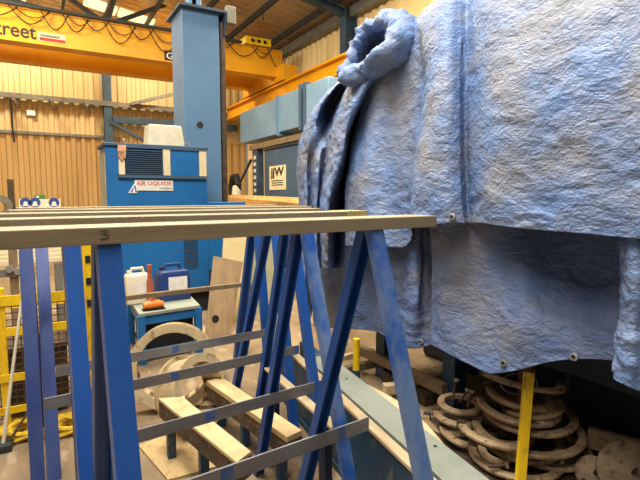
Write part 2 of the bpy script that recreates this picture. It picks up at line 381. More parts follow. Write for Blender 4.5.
st = MB().box((a.x, YG-.168, oncrane(50, 42).z), (b2.x, YG-.161, oncrane(50, 34.5).z+.03)).build('sticker', 'cream_sign', cr)
MB().box((a.x+.03, YG-.171, oncrane(50, 42).z+.01), (b2.x-.01, YG-.168, oncrane(50, 39.8).z+.03)).build('sticker_band', 'red', st)
MB().box((a.x+.05, YG-.171, oncrane(50, 38.5).z+.02), (b2.x-.12, YG-.168, oncrane(50, 36.4).z+.02)).build('sticker_band', 'grey', st)
a = oncrane(164.5, 60); b2 = oncrane(180, 52)
st = MB().box((a.x, YG-.168, a.z), (a.x+1.5, YG-.161, a.z+.24)).build('name_plate', 'ink', cr)
text('plate_letter', 'G', 'white', Vector((a.x+.05, YG-.17, a.z+.04)), (1, 0, 0), (0, 0, 1), .16, st, .17, .001, .015)
# runway beam along the right wall
m = MB().box((6.1, -6, 4.37), (6.13, YR-.4, 4.72)).box((5.98, -6, 4.72), (6.28, YR-.4, 4.76)).box((5.98, -6, 4.34), (6.28, YR-.4, 4.38))
t = thing('crane_runway', (6.1, 5, 4.34), 'long yellow crane runway beam along the right wall', 'beam')
m.build('beam', 'crane', t)
MB().box((6.1, -6, 4.76), (6.16, YR-.4, 4.8)).build('rail', 'roof_steel', t)
for y in (14.4, 10.2, 6.0, 1.8):
    MB().prism([(6.14, y-.1, 4.34), (6.6, y-.1, 4.34), (6.6, y-.1, 3.9)], (0, .2, 0)).build('bracket', 'crane', t)
# high bay lamp seen at the top edge
q = atY(263, 1, 12.6)
t = thing('high_bay_lamp', q, 'glowing high bay lamp under the roof right of the blue column', 'lamp')
MB().lathe(q, [(.06, .3), (.1, .28), (.24, .04), (.24, .02), (.22, .02), (.09, .26)], n=20).build('reflector', 'grey', t, smooth=True)
MB().lathe(q, [(0, .0), (.2, .02), (.2, .03), (0, .05)], n=20).build('bulb', 'lamp', t)
MB().tube([q+Vector((0, 0, .28)), (q.x, q.y, roofz(q.x)-.1)], .012, 6).build('suspension', 'black', t)
# ================================================================== BLUE COLUMN, POWER CABINET
YC = 7.3
c0 = atY(182, 120, YC); c1 = atY(222, 120, YC); zt = atY(198, 10, YC).z
t = thing('boom_column', ((c0.x+c1.x)/2, YC+.4, 0), 'tall slate blue steel machine column standing behind the louvred cabinet', 'machine column')
MB().box((c0.x+.03, YC, 0), (c1.x-.02, YC+.62, zt)).build('post', 'col', t, .012)
MB().box((c0.x-.02, YC-.1, zt), (c1.x+.05, YC+.75, zt+.035)).build('cap_plate', 'col_d', t)
MB().prism([(c1.x+.05, YC-.1, zt+.02), (c1.x+.05, YC+.6, zt+.02), (c1.x+.05, YC+.6, zt-.35), (c1.x+.05, YC+.02, zt-.3)], (.03, 0, 0)).build('gusset', 'col_d', t)
MB().box((c0.x+.2, YC+.1, zt+.035), (c1.x-.25, YC+.4, zt+.4)).build('lifting_block', 'col', t, .02)
MB().prism([(c0.x+.1, YC+.1, zt+.03), (c0.x+.28, YC+.1, zt+.3), (c0.x+.28, YC+.1, zt+.03)], (0, .3, 0)).build('cleat', 'col', t)
MB().tube([(c1.x+.05, YC+.08, .5), (c1.x+.05, YC+.08, zt-.1)], .05, 12).build('guide_rod', 'rust_d', t, smooth=True)
MB().box((c1.x+.09, YC+.2, .3), (c1.x+.13, YC+.26, zt-.3)).build('rack_strip', 'roof_steel', t)
MB().box((c1.x+.09, YC-.05, zt-.12), (c1.x+.24, YC+.06, zt+.14)).build('limit_switch', 'grey', t, .01)
q = atY(200, 125, YC)
MB().lathe((q.x, YC-.003, q.z), [(0, -.004), (.05, -.004), (.05, .004), (0, .004)], (0, 1, 0), 18).build('cable_hole', 'black', t)
YA = 6.5
l = atY(107.5, 200, YA); r_ = atY(207.5, 200, YA); ztop = atY(150, 144.5, YA).z
cab = thing('welding_cabinet', ((l.x+r_.x)/2, YA+.3, 0), 'bright blue louvred power cabinet with a white and red nameplate', 'cabinet')
MB().box((l.x, YA, .28), (r_.x, YA+.62, ztop-.04)).build('body', 'mach', cab, .01)
MB().box((l.x-.012, YA+.06, .3), (l.x-.001, YA+.58, ztop-.12)).build('side_panel', 'mach_side', cab)
MB().box((l.x-.03, YA-.03, ztop-.04), (r_.x+.02, YA+.65, ztop)).build('lid', 'cab', cab, .008)
def onc(x, y): return atY(x, y, YA-.02)
a = onc(118, 176); b2 = onc(206, 150)
fr = MB().box((a.x, YA-.04, a.z-.02), (b2.x, YA-.002, a.z+.02)).box((a.x, YA-.04, b2.z-.02), (b2.x, YA-.002, b2.z+.02)).build('panel_frame', 'cab', cab)
def pan(x0, x1, d, nm, mm): 
    return MB().box((onc(x0, 160).x, YA-d, a.z+.02), (onc(x1, 160).x, YA-.002, b2.z-.02)).build(nm, mm, cab)
pan(118.5, 124.5, .035, 'pale_strip', 'cream_sign'); pan(163, 170, .035, 'pale_strip', 'cream_sign'); pan(199, 206, .035, 'pale_strip', 'cream_sign')
pan(170.5, 198.5, .02, 'door', 'mach')
m = MB(); nlv = 12; x0 = onc(125, 160).x; x1 = onc(162, 160).x; hz = (b2.z-a.z-.06)/nlv
for k in range(nlv):
    z = a.z+.03+k*hz
    m.hexa([(x0, YA-.05, z), (x1, YA-.05, z), (x1, YA-.01, z+hz*.5), (x0, YA-.01, z+hz*.5), (x0, YA-.05, z+hz*.25), (x1, YA-.05, z+hz*.25), (x1, YA-.01, z+hz*.75), (x0, YA-.01, z+hz*.75)])
m.build('louvre', 'cab', cab)
MB().box((x0, YA-.009, a.z+.02), (x1, YA-.002, b2.z-.02)).build('louvre_backing', 'dark', cab)
np0 = onc(135, 190.5); np1 = onc(173, 180.5)
sg = MB().box((np0.x, YA-.012, np0.z), (np1.x, YA-.002, np1.z)).build('nameplate', 'label', cab)
wN = np1.x-np0.x
text('nameplate_word', 'AIR', 'red', Vector((np0.x+.02, YA-.0135, np0.z+.062)), (1, 0, 0), (0, 0, 1), .055, sg, wN*.24, .001, .01)
text('nameplate_word', 'LIQUIDE', 'red', Vector((np0.x+.02+wN*.3, YA-.0135, np0.z+.062)), (1, 0, 0), (0, 0, 1), .055, sg, wN*.62, .001, .01)
text('nameplate_small_text', 'WELDING', 'ink', Vector((np0.x+.3, YA-.0135, np0.z+.018)), (1, 0, 0), (0, 0, 1), .022, sg, .17, .001)
lg0 = onc(128.5, 193); lg1 = onc(137, 184)
lg = MB().prism([(lg0.x, YA-.014, lg0.z), (lg1.x, YA-.014, lg0.z), (lg1.x+.01, YA-.014, lg1.z), (lg0.x+.07, YA-.014, lg1.z)], (0, .012, 0)).build('logo', 'white', cab)
MB().prism([(lg0.x+.02, YA-.017, lg0.z+.01), (lg0.x+.045, YA-.017, lg0.z+.01), (lg0.x+.075, YA-.017, lg1.z-.03), (lg1.x-.02, YA-.017, lg0.z+.01), (lg1.x-.002, YA-.017, lg0.z+.01), (lg0.x+.085, YA-.017, lg1.z-.008)], (0, .003, 0)).build('logo_triangle', 'sign_blue', lg)
# lower body: wide plinth panel with a vent, then a dark gap and base
yb = YA+.02
pl0 = atY(112, 240, yb); pl1 = atY(246, 240, yb)
zb = atY(190, 272, yb).z
MB().box((r_.x+.001, yb, zb), (pl1.x, yb+.6, 1.52)).build('base_panel', 'mach', cab, .01)
v0 = atY(184, 268, yb); v1 = atY(197, 238, yb)
m = MB()
for k in range(12):
    z = v0.z+(v1.z-v0.z)*k/12; m.box((v0.x, YA-.012, z), (v1.x, YA-.003, z+.014))
m.build('vent', 'col_d', cab)
MB().box((l.x+.1, YA+.08, 0), (pl1.x-.05, YA+.55, .28)).build('plinth', 'dark', cab)
q = atY(187, 143, YA+.15)
MB().lathe((q.x, q.y, ztop+.035), [(.028, -.008), (.042, -.008), (.042, .008), (.028, .008)], (0, 1, 0), 16, closed=True).build('lifting_eye', 'steel', cab)
q = atY(123.5, 143, YA+.03)
MB().lathe((q.x, q.y, ztop+.03), [(.02, -.008), (.035, -.008), (.035, .008), (.02, .008)], (1, 0, 0), 14, closed=True).build('lifting_eye', 'rust', cab)
a = atY(146, 141, YA+.3); b2 = atY(183, 127, YA+.3)
bx = MB().hexa([(a.x, YA+.2, ztop), (b2.x, YA+.2, ztop), (b2.x, YA+.55, ztop), (a.x, YA+.55, ztop), (a.x+.03, YA+.22, b2.z), (b2.x-.04, YA+.22, b2.z), (b2.x-.04, YA+.52, b2.z), (a.x+.03, YA+.52, b2.z)])
tag(bx.build('carton', 'can_w', bevel=.015), 'beige carton sitting on top of the blue louvred cabinet', 'box')
# rag hung on cabinet corner
q = onc(121, 147)
m = MB()
for i in range(5):
    m.tube([q+Vector((-.03+.018*i, -.03, .02)), q+Vector((-.035+.018*i, -.045, -.05)), q+Vector((-.03+.015*i, -.04, -.12-.02*(i % 3)))], .013, 6)
tag(m.build('rag', mat('pink_rag', (206, 160, 130), (180, 132, 104), 20, .8), smooth=True), 'small pinkish rag hooked on the blue cabinet corner', 'rag')
# PPE sign board and small green sign, brown post on the left
YS = YR-.08
a = atY(19, 206, YS); b2 = atY(60.5, 199, YS)
t = thing('safety_sign', ((a.x+b2.x)/2, YS, a.z-.1), 'white safety sign with three blue round symbols on rear wall', 'sign')
MB().box((a.x, YS-.02, a.z-.15), (b2.x, YS, b2.z)).build('board', 'label', t)
for px in (25.5, 35, 54):
    c = atY(px, 202.5, YS)
    d = MB().lathe((c.x, YS-.025, c.z), [(0, -.004), (.15, -.004), (.15, .004), (0, .004)], (0, 1, 0), 20).build('symbol', 'sign_blue', t)
    MB().lathe((c.x, YS-.032, c.z-.02), [(0, -.003), (.055, -.003), (.055, .003), (0, .003)], (0, 1, 0), 12).box((c.x-.075, YS-.034, c.z-.11), (c.x+.075, YS-.03, c.z-.06)).build('pictogram', 'white', d)
a = atY(34.5, 198.5, YS); b2 = atY(45, 195, YS)
t = thing('exit_sign', ((a.x+b2.x)/2, YS, a.z), 'tiny green sign above the white safety sign', 'sign')
g_ = MB().box((a.x, YS-.02, a.z), (b2.x, YS, b2.z)).build('board', 'green', t)
MB().box((a.x+.05, YS-.023, a.z+.03), (a.x+.12, YS-.02, b2.z-.03)).build('pictogram', 'white', g_)
q0 = atY(9, 215, 15.5); q1 = atY(13.5, 179.5, 15.5)
tag(MB().box((q0.x, 15.4, 0), (q1.x, 15.55, q1.z)).build('steel_post', 'rust_d'), 'dark brown post standing before the rear wall at far left', 'post')
q = atY(-1, 203, 15.0)
tag(MB().lathe((q.x, 15, q.z-.1), [(.14, -.06), (.3, -.06), (.3, .06), (.14, .06)], (.3, -1, 0), 20, closed=True).box((q.x-.1, 14.95, 0), (q.x+.1, 15.05, q.z-.35)).build('hose_reel', 'grey', smooth=False), 'grey round hose reel stand at the far left edge', 'reel')
# ================================================================== PALE BLUE BOX, JJW CABINET, PORTAL BEYOND THE TARPS
XD = 4.9
def onx(x, y, X=XD): return atX(x, y, X)
t = thing('box_beam', (XD+.4, 10.5, 2.9), 'pale blue long box beam above the dark cabinet, under the yellow runway', 'machine beam')
yA = onx(240, 120).y; yB = onx(278.5, 120).y; yC2 = onx(301, 120).y
zt_ = onx(270, 101).z; zb_ = onx(270, 136).z
MB().box((XD, yB+.01, zb_), (XD+.8, yA, zt_)).build('box_section', 'duct', t, .02)
MB().box((XD, yC2, zb_+.03), (XD+.8, yB-.01, zt_+.02)).build('box_section', 'duct', t, .02)
MB().box((XD-.04, yB-.03, zb_-.05), (XD+.82, yB+.03, zt_+.04)).build('joint_flange', 'col', t)
MB().box((XD-.06, yC2-.1, zb_-.06), (XD+.84, yC2-.001, zt_+.07)).build('end_flange', 'cab', t)
MB().box((XD-.06, yC2-.3, zb_-.06), (XD+.84, yC2-.2, zt_+.07)).build('end_flange', 'cab', t)
MB().box((XD-.05, yC2-1.2, zb_), (XD+.8, yC2-.31, zt_)).build('box_section', 'duct', t, .02)
zc = onx(270, 145).z
MB().box((XD-.03, yC2-.2, zc-.03), (XD+.3, onx(250, 143).y, zc+.1)).build('support_rail', 'tan', t)
q0 = onx(257, 198, XD+.05)
pst = MB().box((XD+.0, q0.y-.16, 0), (XD+.18, q0.y+.16, zc-.03)).build('post', 'col_d', t)
m = MB()
for k in range(9): m.box((XD-.006, q0.y-.07, 1.2+k*.17), (XD+.001, q0.y+.07, 1.29+k*.17))
m.build('slots', 'label', pst)
XJ = 4.7
j0 = atX(264.5, 200, XJ); j1 = atX(299, 200, XJ); jt = atX(268, 150, XJ).z
t = thing('control_cabinet', (XJ+.3, (j0.y+j1.y)/2, 0), 'slate blue steel cabinet with a cream lettered sign, beside the hanging tarp', 'cabinet')
MB().box((XJ, j1.y-.5, .1), (XJ+.6, j0.y, jt)).build('body', 'cab', t, .015)
MB().box((XJ-.03, j1.y-.52, jt), (XJ+.62, j0.y+.02, jt+.05)).build('lid', 'dkblue', t)
MB().box((XJ+.05, j1.y-.45, 0), (XJ+.55, j0.y-.05, .1)).build('plinth', 'dark', t)
XS = XJ-.012
s0 = atX(269.5, 190, XS); s1 = atX(285.5, 164.5, XS)
sg = MB().box((XS, s1.y, s0.z), (XJ-.001, s0.y, s1.z)).build('sign', 'cream_sign', t)
wS = s0.y-s1.y; hS = s1.z-s0.z
text('sign_text', 'jjW', 'ink', Vector((XS-.002, s0.y-.08*wS, s0.z+.46*hS)), (0, -1, 0), (0, 0, 1), hS*.47, sg, wS*.84, .001, .035)
for k in range(3):
    MB().box((XS-.003, s1.y+wS*.15, s0.z+hS*(.36-.09*k)), (XS-.001, s0.y-wS*.15, s0.z+hS*(.40-.09*k))).build('sign_rule', 'ink', sg)
# chipboard plank in front, hose, brace
p0 = atX(224, 199, 4.2); p1 = atX(298, 203, 3.4)
st = thing('chipboard_table', (0, 0, 0), 'orange brown chipboard plank on a blue stand behind the trestles, right of the column', 'table')
pm = p0*.55+p1*.45; st.location = (pm.x+.12, pm.y, 0)
MB().hexa([p0+Vector((0, 0, -.1)), p1+Vector((0, 0, -.12)), p1+Vector((.25, .1, -.12)), p0+Vector((.25, .1, -.1)), p0+Vector((0, 0, .06)), p1+Vector((0, 0, .0)), p1+Vector((.25, .1, .08)), p0+Vector((.25, .1, .12))]).build('plank', 'orange_ply', st, .01)
MB().box((pm.x+.05, pm.y-.1, .04), (pm.x+.2, pm.y+.1, pm.z-.16)).build('post', 'teal', st)
MB().box((pm.x-.15, pm.y-.3, 0), (pm.x+.4, pm.y+.3, .04)).build('foot', 'teal', st)
MB().bar(p0*.2+p1*.8+Vector((.12, .05, -.14)), p0*.9+p1*.1+Vector((.12, .05, -.12)), .1, .04, (1, 0, 0)).build('beam', 'teal', st)
q = atX(232, 196, 4.6)
m = MB(); m.tube([(q.x, q.y, 0), (q.x, q.y, 1.5), q+Vector((0, .05, .25)), q+Vector((0, -.1, .5)), q+Vector((0, -.35, .52)), q+Vector((0, -.5, .3)), q+Vector((0, -.5, -.1)), q+Vector((0, -.45, -.8))], .09, 10)
tag(m.build('fume_hose', 'black', smooth=True), 'black curved fume hose hanging beside the right of the blue column', 'hose')
m = MB().tube([q+Vector((-.1, -.7, -.3)), q+Vector((-.1, -.62, .1)), q+Vector((-.1, -.5, .25))], [.1, .13, .06], 10)
tag(m.build('welding_mask', 'can_w', smooth=True), 'grey hood hanging beside the black fume hose', 'hood')
p0 = atX(240, 182, 5.4); p1 = atX(251, 160, 5.4)
tag(MB().bar(p0+Vector((0, 0, 0)), p1, .06, .06, (1, 0, 0)).bar((p0.x, p0.y, 0), p0, .06, .06, (1, 0, 0)).build('brace', 'col_d'), 'dark slanting brace left of the slotted post', 'brace')
# ================================================================== TRESTLES
AZ = math.radians(85); TX = Vector((math.sin(AZ), math.cos(AZ), 0)); TN = Vector((-math.cos(AZ), math.sin(AZ), 0))
def T(a, n, z): return TX*a + TN*n + Vector((0, 0, z))
ZT, ZBM = 1.527, 1.484
def trestle(n0, aL, aR, e0, e1, bz, b0, b1, wid, label, back=.46, lean=.03, lm='blue', rm='blue', sp=.455, leanb=.0, leanr=0, leanf=0, spr=None):
    nc = n0+.05; ap = ZBM
    t = thing('trestle', T((aL+aR)/2, nc, 0), label, 'trestle', 'blue steel trestles')
    m = MB()
    a, b = T(e0, n0, 0), T(e1, n0, 0); wv = TN*.15
    m.hexa([a+Vector((0, 0, ZBM)), b+Vector((0, 0, ZBM)), b+wv+Vector((0, 0, ZBM)), a+wv+Vector((0, 0, ZBM)),
            a+Vector((0, 0, ZT)), b+Vector((0, 0, ZT)), b+wv+Vector((0, 0, ZT)), a+wv+Vector((0, 0, ZT))])
    m.build('top_rail', 'rail', t, .003)
    for side, ac in (('L', aL), ('R', aR)):
        for sgn in (-1, 1):
            top = T(ac, nc+sgn*.035, ap-.001); bot = T(ac - ((lean if sgn < 0 else -leanb) if side == 'L' else (leanr-(leanf if sgn < 0 else 0))), nc+(-(spr if (spr and side == 'R') else sp) if sgn < 0 else back), 0.0)
            d = (bot-top).normalized(); out = (TN*sgn - d*d.dot(TN*sgn)).normalized()
            m = MB()
            # channel: web outside, flanges turned inwards; the feet are cut level
            def plate(c_off, hw, o0, o1):
                lo = []; hi = []
                for (s_, o_) in ((-hw, o0), (hw, o0), (hw, o1), (-hw, o1)):
                    p = top + TX*(c_off+s_) + out*o_; hi.append(p + d*((ap-.001-p.z)/d.z)); lo.append(p + d*((0-p.z)/d.z))
                m.hexa(lo+hi)
            plate(0, wid/2, 0, .006); plate(-wid/2+.003, .003, -.034, .0); plate(wid/2-.003, .003, -.034, .0)
            m.build('leg', rm if (sgn < 0 and side == 'R') else (lm if side == 'L' else 'blue'), t)
    # flat tie bar on the camera side legs
    off = nc-.035-(ap-bz)*(sp-.035)/ap
    p0 = T(b0, off-.012, bz); p1 = T(b1, off-.012, bz)
    fb = MB().bar(p0, p1, .008, .062, TN).build('tie_bar', 'flat', t)
    q = T(aR, off-.0165, bz)
    MB().bar(q+Vector((0, 0, -.031)), q+Vector((0, 0, .031)), .035, .001, TX).build('weld_smear', 'flatpaint', fb)
    q = T(aL*.55+aR*.45, off-.0165, bz)
    MB().bar(q+Vector((0, 0, -.02)), q+Vector((0, 0, .028)), .05, .001, TX).build('weld_smear', 'flatpaint', fb)
    # matching bar on the far legs
    offb = nc+.035+(ap-bz)*(sp-.035)/ap
    return t
t1 = trestle(1.245, .256, 1.135, -.45, 1.43, .575, .283, 1.2, .054, 'nearest blue trestle, its grey top rail crossing the front of the row', .55, .02, rm='blue_worn', leanb=.04, leanf=.045)
t2 = trestle(1.845, .258, 1.24, -.4, 1.6, .572, .279, 1.395, .052, 'second blue trestle from the front, with yellow marked rail end', .49, .03, rm='blue_worn', leanb=.09, leanf=.025)
t3 = trestle(2.445, .335, 1.535, -.35, 1.735, .522, .345, 1.50, .052, 'middle blue trestle of the five, third from the front', .42, .03, leanb=.06, leanr=.03)
t4 = trestle(3.07, .20, 1.78, .13, 2.1, .522, .225, 1.80, .064, 'fourth blue trestle from the front, rail end ending at the hanging tarp', .49, .03, 'blue_slate', leanr=.1, leanb=.06)
t5 = trestle(3.67, .33, 1.95, .2, 2.15, .545, .33, 1.83, .07, 'rearmost blue trestle, farthest from the viewer', .44, .06, 'blue_slate', sp=.74, leanb=.05, spr=.24)
# handwritten mark on the front rail
q = T(.225, 1.2435, 1.507)
pts = [(-.012, .008), (0, .012), (.006, .008), (-.004, .001), (.008, -.002), (.006, -.009), (-.01, -.011)]
mk = MB().tube([T(.245+x*1.1, 1.2445, 1.508+z) for x, z in pts], .0011, 5).build('pen_mark', 'ink', t1)
a, b = T(1.47, 1.8435, 0), T(1.602, 1.8435, 0)
MB().hexa([a+Vector((0, 0, 1.486)), b+Vector((0, 0, 1.486)), b+TN*.153+Vector((0, 0, 1.486)), a+TN*.153+Vector((0, 0, 1.486)), a+Vector((0, 0, 1.529)), b+Vector((0, 0, 1.529)), b+TN*.153+Vector((0, 0, 1.529)), a+TN*.153+Vector((0, 0, 1.529))]).build('end_paint', mat('rail_end_yellow', (206, 184, 124), (176, 152, 92), 24, .6), t2)
# brown square-tube sawhorse behind the trestles
NS = 4.32
def onN(x, y, n_):
    r = ray(x, y); return EYE + r*(n_/r.dot(TN))
t = thing('tube_stand', onN(190, 350, NS)*1, 'bare brown square tube stand in front of the low blue bench', 'stand'); t.location.z = 0
p0 = onN(100, 301, NS); p1 = onN(250, 284.5, NS); p1.z = p0.z
MB().bar(p0, p1, .042, .042, (0, 0, 1)).build('cross_tube', 'tan', t, .003)
e_ = (p1-p0).normalized()
MB().bar(p1+Vector((0, 0, -.021)), p1+Vector((0, .03, 0))-e_*.05*1+Vector((0, 0, -p1.z)), .04, .04, TX).build('leg', 'tan', t)
MB().bar(p0+e_*.03+Vector((0, 0, -.021)), p0+Vector((0, .03, -p0.z)), .04, .04, TX).build('leg', 'tan', t)
MB().bar(p1-e_*.001, p1+e_*.006, .046, .046, (0, 0, 1)).build('end_rim', 'steel', t)
# ================================================================== LOW TIMBER STANDS
ZTM = .36
def low_stand(P, dk_h, label, notch=None, posts=(), ZTM=.36):
    """P: four plan points (near-left, near-right, far-right, far-left)"""
    c = sum((Vector(p) for p in P), Vector())/4
    t = thing('timber_stand', (c.x, c.y, 0), label, 'timber stand', 'low timber stands under the trestles')
    lo = [Vector((p[0], p[1], ZTM-dk_h)) for p in P]; hi = [Vector((p[0], p[1], ZTM)) for p in P]
    MB().hexa(lo+hi).build('timber', 'wood_w' if False else 'wood', t, .004)
    # dark weathered cheek under the pale top
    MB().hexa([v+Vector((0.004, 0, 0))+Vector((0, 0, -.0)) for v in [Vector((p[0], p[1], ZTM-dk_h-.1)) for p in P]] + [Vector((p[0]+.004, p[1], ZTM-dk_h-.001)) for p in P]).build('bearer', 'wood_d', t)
    for (x, y) in posts:
        MB().box((x-.024, y-.024, 0), (x+.024, y+.024, ZTM-dk_h-.1)).build('post', 'teal', t)
    return t
v = lambda x, y: atz(x, y, ZTM)
a, b, c_, d_ = v(236.7, 462), v(251, 451), v(182.7, 396.5), v(158, 398)
low_stand([a, b, c_, d_], .02, 'pale timber on blue posts, left of the two low stands', posts=[(a.x*.85+d_.x*.15+.03, a.y*.85+d_.y*.15), (d_.x+.05, d_.y-.1), (a.x*.5+d_.x*.5+.06, a.y*.5+d_.y*.5)])
v2 = lambda x, y: atz(x, y, .3)
a, b, c_, d_ = v2(287, 437), v2(302, 430), v2(221, 376.5), v2(206, 380.5)
low_stand([a, b, c_, d_], .035, 'pale timber on blue posts, right of the two low stands', posts=[(a.x*.9+d_.x*.1+.03, a.y*.9+d_.y*.1), (d_.x+.07, d_.y-.12), (a.x*.45+d_.x*.55+.05, a.y*.45+d_.y*.55)], ZTM=.3)
# thin pale strip of wood between bars and the blue skid
a = atz(268, 368, .46); b = atz(336, 428, .46)
pa = thing('strip_stand', ((a.x+b.x)/2, (a.y+b.y)/2, 0), 'narrow pale strip on dark blue posts beside the low blue skid', 'stand')
MB().bar(a, b, .055, .016, (1, 0, 0)).build('strip', 'strip', pa, .002)
for f in (.12, .88):
    p = a.lerp(b, f); MB().box((p.x-.022, p.y-.03, 0), (p.x+.022, p.y+.03, p.z-.008)).build('post', 'dkblue', pa)
# plywood sheet on the floor
P = [atz(139, 446, .012), atz(168, 480, .012), atz(232, 462, .012), atz(190, 424, .012)]
tag(MB().prism([Vector((p.x, p.y, 0.002)) for p in P], (0, 0, .012)).build('plywood_sheet', 'ply'), 'pale plywood sheet lying on the floor under the left timber stand', 'board')
# ================================================================== BLUE SKID WITH PLATE
ZK = .45
n0, n1 = Vector((1.275, 1.2, 0)), Vector((1.60, 3.40, 0)); kd = (n1-n0).normalized(); kn = Vector((kd.y, -kd.x, 0))
n0 = n0-kd*.6
sk = thing('steel_skid', (n0+n1)/2+kn*.15, 'long worn teal blue steel skid running alongside the trestles', 'skid')
def kbox(a0, a1, w0, w1, z0, z1):
    q = [n0+kd*a0+kn*w0, n0+kd*a0+kn*w1, n0+kd*a1+kn*w1, n0+kd*a1+kn*w0]
    return [p+Vector((0, 0, z0)) for p in q]+[p+Vector((0, 0, z1)) for p in q]
Lk = (n1-n0).length
MB().hexa(kbox(0, Lk, .01, .07, .04, ZK-.02)).build('side_beam', 'teal', sk, .004)
MB().hexa(kbox(0, Lk, .18, .24, .04, ZK-.02)).build('side_beam', 'teal', sk, .004)
MB().hexa(kbox(0, Lk, .0, .25, .0, .04)).build('base_flange', 'teal', sk)
for k in range(4):
    s_ = .3+k*.7
    MB().hexa(kbox(s_, s_+.06, .07, .18, .04, ZK-.06)).build('cross_member', 'teal', sk)
MB().hexa(kbox(0, Lk, 0, .055, ZK-.02, ZK)).build('top_strip', 'strip', sk, .003)
pl = MB().hexa(kbox(0, Lk-.45, .072, .25, ZK-.019, ZK+.002)).build('deck_plate', 'plate', sk, .003)
for s_, w_ in ((1.0, .12), (1.0, .2), (.45, .12), (1.9, .17)):
    p = n0+kd*s_+kn*w_
    MB().lathe((p.x, p.y, ZK+.003), [(0, -.001), (.009, -.001), (.009, .001), (0, .001)], n=10).build('bolt_hole', 'black', pl)
arc = [n0+kd*(.95+.95*k/20)+kn*(.251+.075*math.sin(PI*k/20)) for k in range(21)]
MB().prism([p+Vector((0, 0, ZK-.035)) for p in arc], (0, 0, .018)).build('curved_lip', 'ring', sk)

# ================================================================== RINGS, BENCH, CANS, LEANING BOARDS
def ring(c, R_, r_in, dep, ax, label):
    t = thing('wooden_ring', (c[0], c[1], 0), label, 'ring', 'pale rings behind the timber stands')
    MB().lathe(c, [(r_in, -dep/2), (R_, -dep/2), (R_, -dep/2+.02), (r_in+.03, -dep/2+.02), (r_in+.03, dep/2-.02), (R_, dep/2-.02), (R_, dep/2), (r_in, dep/2)], ax, 48, closed=True).build('rim', 'ring', t, smooth=False)
    m = MB(); ax = Vector(ax).normalized(); e = ax.orthogonal().normalized(); g = ax.cross(e)
    for k in range(18):
        th = 2*PI*k/18+.1; d = e*math.cos(th)+g*math.sin(th); p = Vector(c)+d*(r_in+.004)
        m.bar(p-ax*(dep/2-.01), p+ax*(dep/2-.01), .085, .01, g*math.cos(th)-e*math.sin(th))
    m.build('lining_staves', 'wood_d', t)
    return t
ra = onN(174, 380, 3.53)
ring((ra.x, ra.y, .325), .32, .255, .15, Vector((-.3, -1, .18)), 'larger pale ring standing on edge, behind the smaller ring')
rb = onN(203, 397, 3.1)
ring((rb.x-.06, rb.y+.02, .265), .25, .19, .2, Vector((.55, -1, .3)), 'smaller pale ring tilted in front of the larger ring')
ZB = .5
bp = [atz(139, 314, ZB), atz(200, 305, ZB), atz(186, 291, ZB), atz(128, 298, ZB)]
bp[2] = bp[1]+(bp[2]-bp[1]); 
t = thing('low_bench', (bp[0]+bp[1]+bp[2]+bp[3])/4*1, 'low worn blue steel bench carrying the cans and grinder', 'bench'); t.location.z = 0
MB().prism([p+Vector((0, 0, -.03)) for p in bp], (0, 0, .03)).build('top', 'plate', t, .003)
cB = sum(bp, Vector())/4
ins = [p.lerp(cB, .06) for p in bp]
for p in ins: MB().box((p.x-.035, p.y-.03, 0), (p.x+.035, p.y+.03, ZB-.03)).build('leg', 'mach', t)
for i in range(4):
    a, b = ins[i], ins[(i+1) % 4]
    MB().bar(Vector((a.x, a.y, ZB-.075)), Vector((b.x, b.y, ZB-.075)), .02, .085, (b-a).cross(Vector((0, 0, 1)))).build('apron', 'mach', t)
MB().prism([Vector((p.x, p.y, .1)) for p in [q.lerp(cB, .12) for q in bp]], (0, 0, .02)).build('shelf', 'teal', t)
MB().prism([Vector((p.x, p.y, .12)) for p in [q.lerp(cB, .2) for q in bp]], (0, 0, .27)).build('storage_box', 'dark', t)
# jerry cans
def can(px, py, wpx, hpx, m_, label, hd):
    q = atz(px, py, ZB); D = (q-EYE).dot(FW); wv = wpx/F_PX*D; hv = hpx/F_PX*D
    base = Vector((q.x, q.y, ZB)); t = thing('jerry_can', base, label, 'can', 'plastic cans on the bench')
    x = TX*wv/2; y = TN*wv*.3
    def rg(s, z): return [base+(-x-y)*s+Vector((0, 0, z)), base+(x-y)*s+Vector((0, 0, z)), base+(x+y)*s+Vector((0, 0, z)), base+(-x+y)*s+Vector((0, 0, z))]
    m = MB(); levels = [(1, .002), (1, hv*.72), (.86, hv*.82), (.5, hv*.84)]; R = [[m.bm.verts.new(p) for p in rg(s, z)] for s, z in levels]
    for A_, B_ in zip(R, R[1:]):
        for k in range(4): m.bm.faces.new((A_[k], A_[(k+1) % 4], B_[(k+1) % 4], B_[k]))
    m.bm.faces.new(R[0][::-1]); m.bm.faces.new(R[-1])
    m.build('body', m_, t, .012, True)
    up = Vector((0, 0, 1)); e0 = base-x*.55+up*hv*.8; e1 = base+x*.55+up*hv*.8
    MB().tube([e0, e0+up*hv*.17+x*.12, e1+up*hv*.17-x*.12, e1], hv*.045, 8).build('handle', m_, t, smooth=True)
    MB().lathe(base-x*.6+y*.2+up*hv*.8, [(0, 0), (wv*.1, 0), (wv*.1, hv*.12), (0, hv*.12)], n=14).build('cap', 'ink' if m_ == 'can_b' else m_, t)
    MB().prism([base-y*1.03-x*.45+up*hv*.3, base-y*1.03+x*.75+up*hv*.3, base-y*1.03+x*.75+up*hv*.66, base-y*1.03-x*.45+up*hv*.66], -TN*.001).build('label', 'label', t)
    return t
can(138, 303, 24, 36, 'can_w', 'white plastic jerry can on the bench, left of the blue can', 1)
can(173, 299, 31, 36, 'can_b', 'dark blue plastic jerry can with white label on the bench', 0)
q = atz(150.5, 306, ZB)
t = thing('spray_bottle', q, 'slim red brown bottle standing in front of the gap between the two cans', 'bottle')
